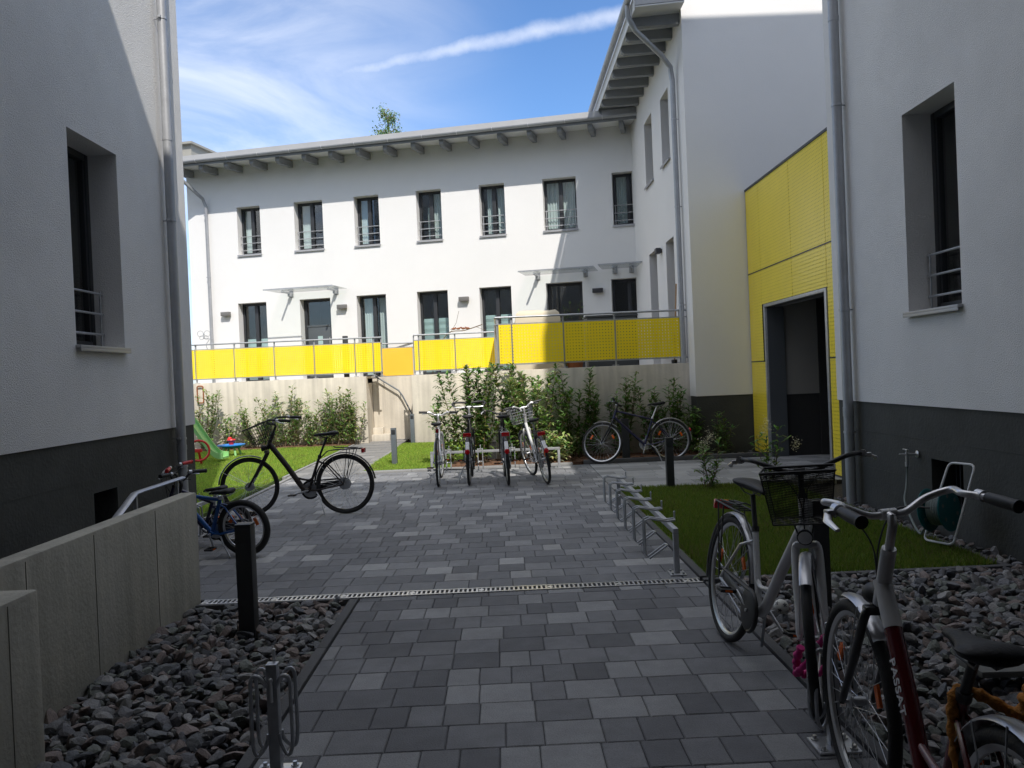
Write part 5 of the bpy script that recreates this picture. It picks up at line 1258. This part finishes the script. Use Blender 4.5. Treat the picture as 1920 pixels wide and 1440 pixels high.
def metal_bird(mb, c, s, d=1):
    c = V(c); mb.ell(c, (s, s * .45, s * .55), nu=10, nv=7); mb.ell(c + V((d * s * .9, 0, s * .5)), (s * .38, s * .32, s * .36), nu=8, nv=6); mb.tube([c + V((-d * s * .7, 0, 0)), c + V((-d * s * 1.6, 0, -s * .2))], [s * .3, s * .1], 6); mb.cyl(c + V((d * s * 1.2, 0, s * .5)), c + V((d * s * 1.6, 0, s * .42)), s * .1, .002, n=6)
t = thing('bird_ornament', 'rusty metal birds sitting on a bare twig on the middle terrace', 'ornament', (-1.3, 20.9, TZ))
q = MB()
for x in (-1.17, -1.05, -.93, -.82): metal_bird(q, (x, 20.9, 2.76), .05, 1 if x < -1 else -1)
q.build('birds', M['rust'], t)
q = MB(); q.tube(smooth_path([(-1.75, 20.9, TZ), (-1.6, 20.9, 2.2), (-1.3, 20.9, 2.66), (-.9, 20.9, 2.71), (-.45, 20.9, 2.84)], 6), .012, 7); q.tube([(-1.25, 20.9, 2.67), (-1.1, 20.9, 2.9), (-1.02, 20.9, 3.2)], .005, 5); q.tube([(-.62, 20.9, 2.79), (-.4, 20.9, 2.7)], .005, 5); q.build('twig', M['bark'], t); settle(t)
t = thing('butterfly_ornament', 'grey metal butterfly on a curled stake behind the left balustrade', 'ornament', (-7.55, 21.4, TZ))
q = MB()
for s in (-1, 1):
    for (dx, dz, a) in ((.085, .05, .075), (.06, -.05, .05)): q.torus((-7.55 + s * dx, 21.4, 2.88 + dz), (0, 1, 0), a, .006, 16, 6)
q.ell((-7.55, 21.4, 2.87), (.012, .012, .08)); q.build('wings', M['galv'], t)
q = MB(); q.tube(smooth_path([(-7.35, 21.4, TZ), (-7.38, 21.4, 2.3), (-7.5, 21.4, 2.62), (-7.42, 21.4, 2.78), (-7.55, 21.4, 2.82)], 6), .008, 6); q.build('stake', M['galv'], t); settle(t)
q = MB()
for (x, z0) in ((-3.75, 0),): q.bb(-4.02, -3.9, 21.3, 21.42, TZ, 2.72, .006)
tag(q.build('terrace_lantern', M['bollard']), 'thin dark lantern post just behind the left balustrade near its right end', 'lantern')
q = MB(); q.tube(rounded_loop([(-7.62, 20.95, 1.18), (-7.47, 20.95, 1.18), (-7.47, 20.95, 1.6), (-7.62, 20.95, 1.6)], .05), .018, 8, True); tag(q.build('wall_handle', M['rust']), 'reddish tube loop hanging on the left retaining wall beside the house corner', 'hoop')

# ------------------------------------------------------------------ plants
def leaf(mb, p, d, ln, w, up, col, droop=.25):
    p, d = V(p), V(d).normalized(); s = d.cross(V(up))
    s = s.normalized() if s.length > 1e-4 else d.orthogonal().normalized(); u = s.cross(d)
    a, b, c = p + d * ln * .35 + u * ln * .05, p + d * ln * .7 - Z * ln * droop * .3, p + d * ln - Z * ln * droop
    mb.add([p, a + s * w * .5 + u * w * .12, a, a - s * w * .5 + u * w * .12, b + s * w * .38, b, b - s * w * .38, c], [(0, 1, 2), (0, 2, 3), (1, 4, 5, 2), (2, 5, 6, 3), (4, 7, 5), (5, 7, 6)], 0, col)
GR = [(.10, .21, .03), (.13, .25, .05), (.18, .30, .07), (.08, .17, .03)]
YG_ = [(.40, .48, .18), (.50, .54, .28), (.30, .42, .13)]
def shrub(label, x, y, h, w, n, seed, pal, leafl=.115, leafw=.026, dens=1.5, group='shrubs planted along the concrete walls', name='shrub', lean=.16, y_thin=.6):
    r = random.Random(seed); t = thing(name, label, 'shrub', (x, y, 0), group); lv, sm = MB(), MB()
    for i in range(n):
        bx, by = r.gauss(0, w * .12), r.gauss(0, w * .1); hh = h * r.uniform(.6, 1.0) if i else h
        ang = r.uniform(0, 2 * PI); sp = r.uniform(.1, 1) * w * .5
        tip = V((bx + math.cos(ang) * sp, by + math.sin(ang) * sp * y_thin, hh)); base = V((bx * .6, by * .4, 0.0)); mid = base.lerp(tip, .5) + V((math.cos(ang) * sp * .12, 0, 0))
        pts = smooth_path([base, mid, tip], 6); m_ = len(pts); sm.tube(pts, [.007 * (1 - .75 * k / m_) * (h / 1.2 + .2) for k in range(m_)], 5)
        k_n = int(hh / .028 * dens)
        for k in range(k_n):
            f = .12 + .88 * k / k_n; p = pts[min(int(f * (m_ - 1)), m_ - 2)].lerp(pts[min(int(f * (m_ - 1)) + 1, m_ - 1)], (f * (m_ - 1)) % 1)
            a = k * 2.4 + r.uniform(-.6, .6); el = r.uniform(.15, .9)
            if r.random() < .55 and f < .93:
                q_ = V((math.cos(a), math.sin(a), .5)).normalized() * r.uniform(.03, .12); sm.tube([p, p + q_], .0022, 4); p = p + q_
                for j in range(3): aa = a + r.uniform(-1.3, 1.3); leaf(lv, p - q_ * (.35 * j), (math.cos(aa) * math.cos(el), math.sin(aa) * math.cos(el), math.sin(el)), leafl * r.uniform(.6, 1.15), leafw * r.uniform(.8, 1.25), (0, 0, 1), tuple(q * r.uniform(.7, 1.3) for q in r.choice(pal)), r.uniform(.05, .5))
            else: leaf(lv, p, (math.cos(a) * math.cos(el), math.sin(a) * math.cos(el), math.sin(el)), leafl * r.uniform(.7, 1.2), leafw * r.uniform(.8, 1.25), (0, 0, 1), tuple(q * r.uniform(.7, 1.3) for q in r.choice(pal)), r.uniform(.05, .5))
    sm.build('stem', M['bark'], t, recalc=False); lv.build('leaves', M['leaf'], t, smooth=False, recalc=False); return t
PL = YG_ + GR[:2]
rowL = [(-7.35, 1.42, .55, 9, 'tall bushy shrub on the left lawn bed, nearest to the house corner, above the slide'), (-6.75, .85, .4, 5, 'low sparse shrub in the left bed just right of the one at the house corner'), (-6.15, 1.2, .5, 6, 'thin shrub in the left bed behind the dark bicycle\'s basket'), (-5.75, .95, .4, 5, 'small shrub in the left bed behind the dark bicycle\'s handlebar stem'),
        (-5.35, 1.45, .55, 7, 'tall feathery shrub in the left bed, highest left of the bicycle handlebar grip'), (-4.75, 1.05, .5, 8, 'dense low green shrub in the left bed right of the bicycle grip'), (-4.4, 1.25, .4, 5, 'narrow shrub with yellowish top in the middle of the left bed'),
        (-3.85 - .15, 1.35, .45, 7, 'upright yellow green shrub near the right end of the left bed'), (-3.72, 1.3, .3, 4, 'last slender shrub at the right end of the left bed')]
for i, (x, h, w, n, lb) in enumerate(rowL): shrub(lb, x, 20.6 - .1 * (i % 2), h * 1.05, w * 2.1, n + 4, 20 + i, PL, dens=.95, leafl=.14, leafw=.034)
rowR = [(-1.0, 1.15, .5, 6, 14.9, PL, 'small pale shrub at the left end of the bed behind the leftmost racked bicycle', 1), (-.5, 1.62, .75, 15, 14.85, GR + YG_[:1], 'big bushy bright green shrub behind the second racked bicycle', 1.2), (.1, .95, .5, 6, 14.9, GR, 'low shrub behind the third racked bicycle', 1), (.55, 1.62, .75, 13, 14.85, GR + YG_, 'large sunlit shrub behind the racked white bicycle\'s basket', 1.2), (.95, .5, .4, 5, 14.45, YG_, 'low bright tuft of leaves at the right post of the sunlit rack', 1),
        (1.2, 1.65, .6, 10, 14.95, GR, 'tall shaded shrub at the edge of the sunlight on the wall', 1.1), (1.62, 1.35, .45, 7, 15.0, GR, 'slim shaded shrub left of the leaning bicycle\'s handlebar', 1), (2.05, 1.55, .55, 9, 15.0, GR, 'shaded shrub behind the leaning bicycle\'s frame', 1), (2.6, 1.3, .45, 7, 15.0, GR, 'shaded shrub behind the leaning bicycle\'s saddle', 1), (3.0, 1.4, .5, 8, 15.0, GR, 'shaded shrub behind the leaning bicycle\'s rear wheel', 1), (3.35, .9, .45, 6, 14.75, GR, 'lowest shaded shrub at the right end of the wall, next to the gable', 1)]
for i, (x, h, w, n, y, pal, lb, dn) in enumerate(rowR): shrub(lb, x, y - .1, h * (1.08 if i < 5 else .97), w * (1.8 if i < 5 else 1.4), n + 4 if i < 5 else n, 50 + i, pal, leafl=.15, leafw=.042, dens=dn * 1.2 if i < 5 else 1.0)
shrub('dark shrub on the gravel at the foot of the shaded gable wall', 3.75, 14.5, .75, .5, 7, 90, GR)
def bloom(label, x, y, h, seed, heads):
    t = shrub(label, x, y, h, .38, 6, seed, GR, leafl=.12, leafw=.034, dens=.8, group='flowering shrubs on the shaded lawn', name='flowering_shrub'); r = random.Random(seed)
    for (dx, dz, s) in heads:
        q = MB()
        for i in range(90):
            p = V((dx + r.gauss(0, s * .6), r.gauss(0, s * .5), dz + r.gauss(0, s * .9))); a = r.uniform(0, 6.3); leaf(q, p, (math.cos(a), math.sin(a), r.uniform(.1, 1)), .022, .016, (0, 0, 1), None, .2)
        q.build('blossom', M['petal'], t, smooth=False, recalc=False)
bloom('young shrub with cream blossoms on the lawn beside the dark bollard', 2.56, 10.55, .62, 71, [(.03, .66, .05), (-.09, .52, .055), (-.04, .56, .05)])
bloom('young shrub with cream blossoms on the lawn in front of the yellow portal', 3.38, 11.0 - .25, .72, 72, [(.0, .76, .05), (-.04, .66, .05), (.36, .50, .045)])
t = shrub('potted shrub with dark leaves on the terrace in front of the wide dark window', 1.45, 16.6, 1.0, .5, 6, 95, GR, leafl=.07, leafw=.02, dens=.5, name='potted_shrub', group='pot plants'); t.location.z = TZ + .35
q = MB(); q.lathe([(0, -.35), (.14, -.35), (.19, 0), (.17, 0), (.16, -.03), (0, -.03)], (0, 0, 0), (0, 0, 1), 20); q.build('pot', M['rust'], t)

# the crown of a tree standing beyond the row house
t = thing('tree', 'light green birch crown showing above the roof of the row house', 'tree', (-4.95, 40, .55)); r = random.Random(5)
q = MB(); q.tube([(0, 0, 0), (.1, 0, 5), (0, .1, 10), (.05, 0, 13.6)], [.2, .15, .09, .015], 10)
lv = MB()
for i in range(46):
    z = r.uniform(5.5, 13.5); a = r.uniform(0, 6.3); ln = .35 + (13.9 - z) * .22 * r.uniform(.6, 1.1); e = V((math.cos(a) * ln, math.sin(a) * ln, z + ln * .6)); e.z = min(e.z, 14.1)
    q.tube([(0, 0, z), (e.x * .5, e.y * .5, z + ln * .4), e], [.03, .02, .006], 5)
    for k in range(190):
        f = r.uniform(.15, 1.05); p = V((e.x * f, e.y * f, z + (e.z - z) * f)) + V((r.gauss(0, .13), r.gauss(0, .13), r.gauss(-.05, .17))); b = r.uniform(0, 6.3)
        leaf(lv, p, (math.cos(b), math.sin(b), r.uniform(-.8, .4)), r.uniform(.07, .12), .06, (0, 0, 1), tuple(c * r.uniform(.7, 1.3) for c in r.choice(YG_ + GR)), .3)
q.build('trunk', M['bark'], t); lv.build('crown', M['leaf'], t, smooth=False, recalc=False)
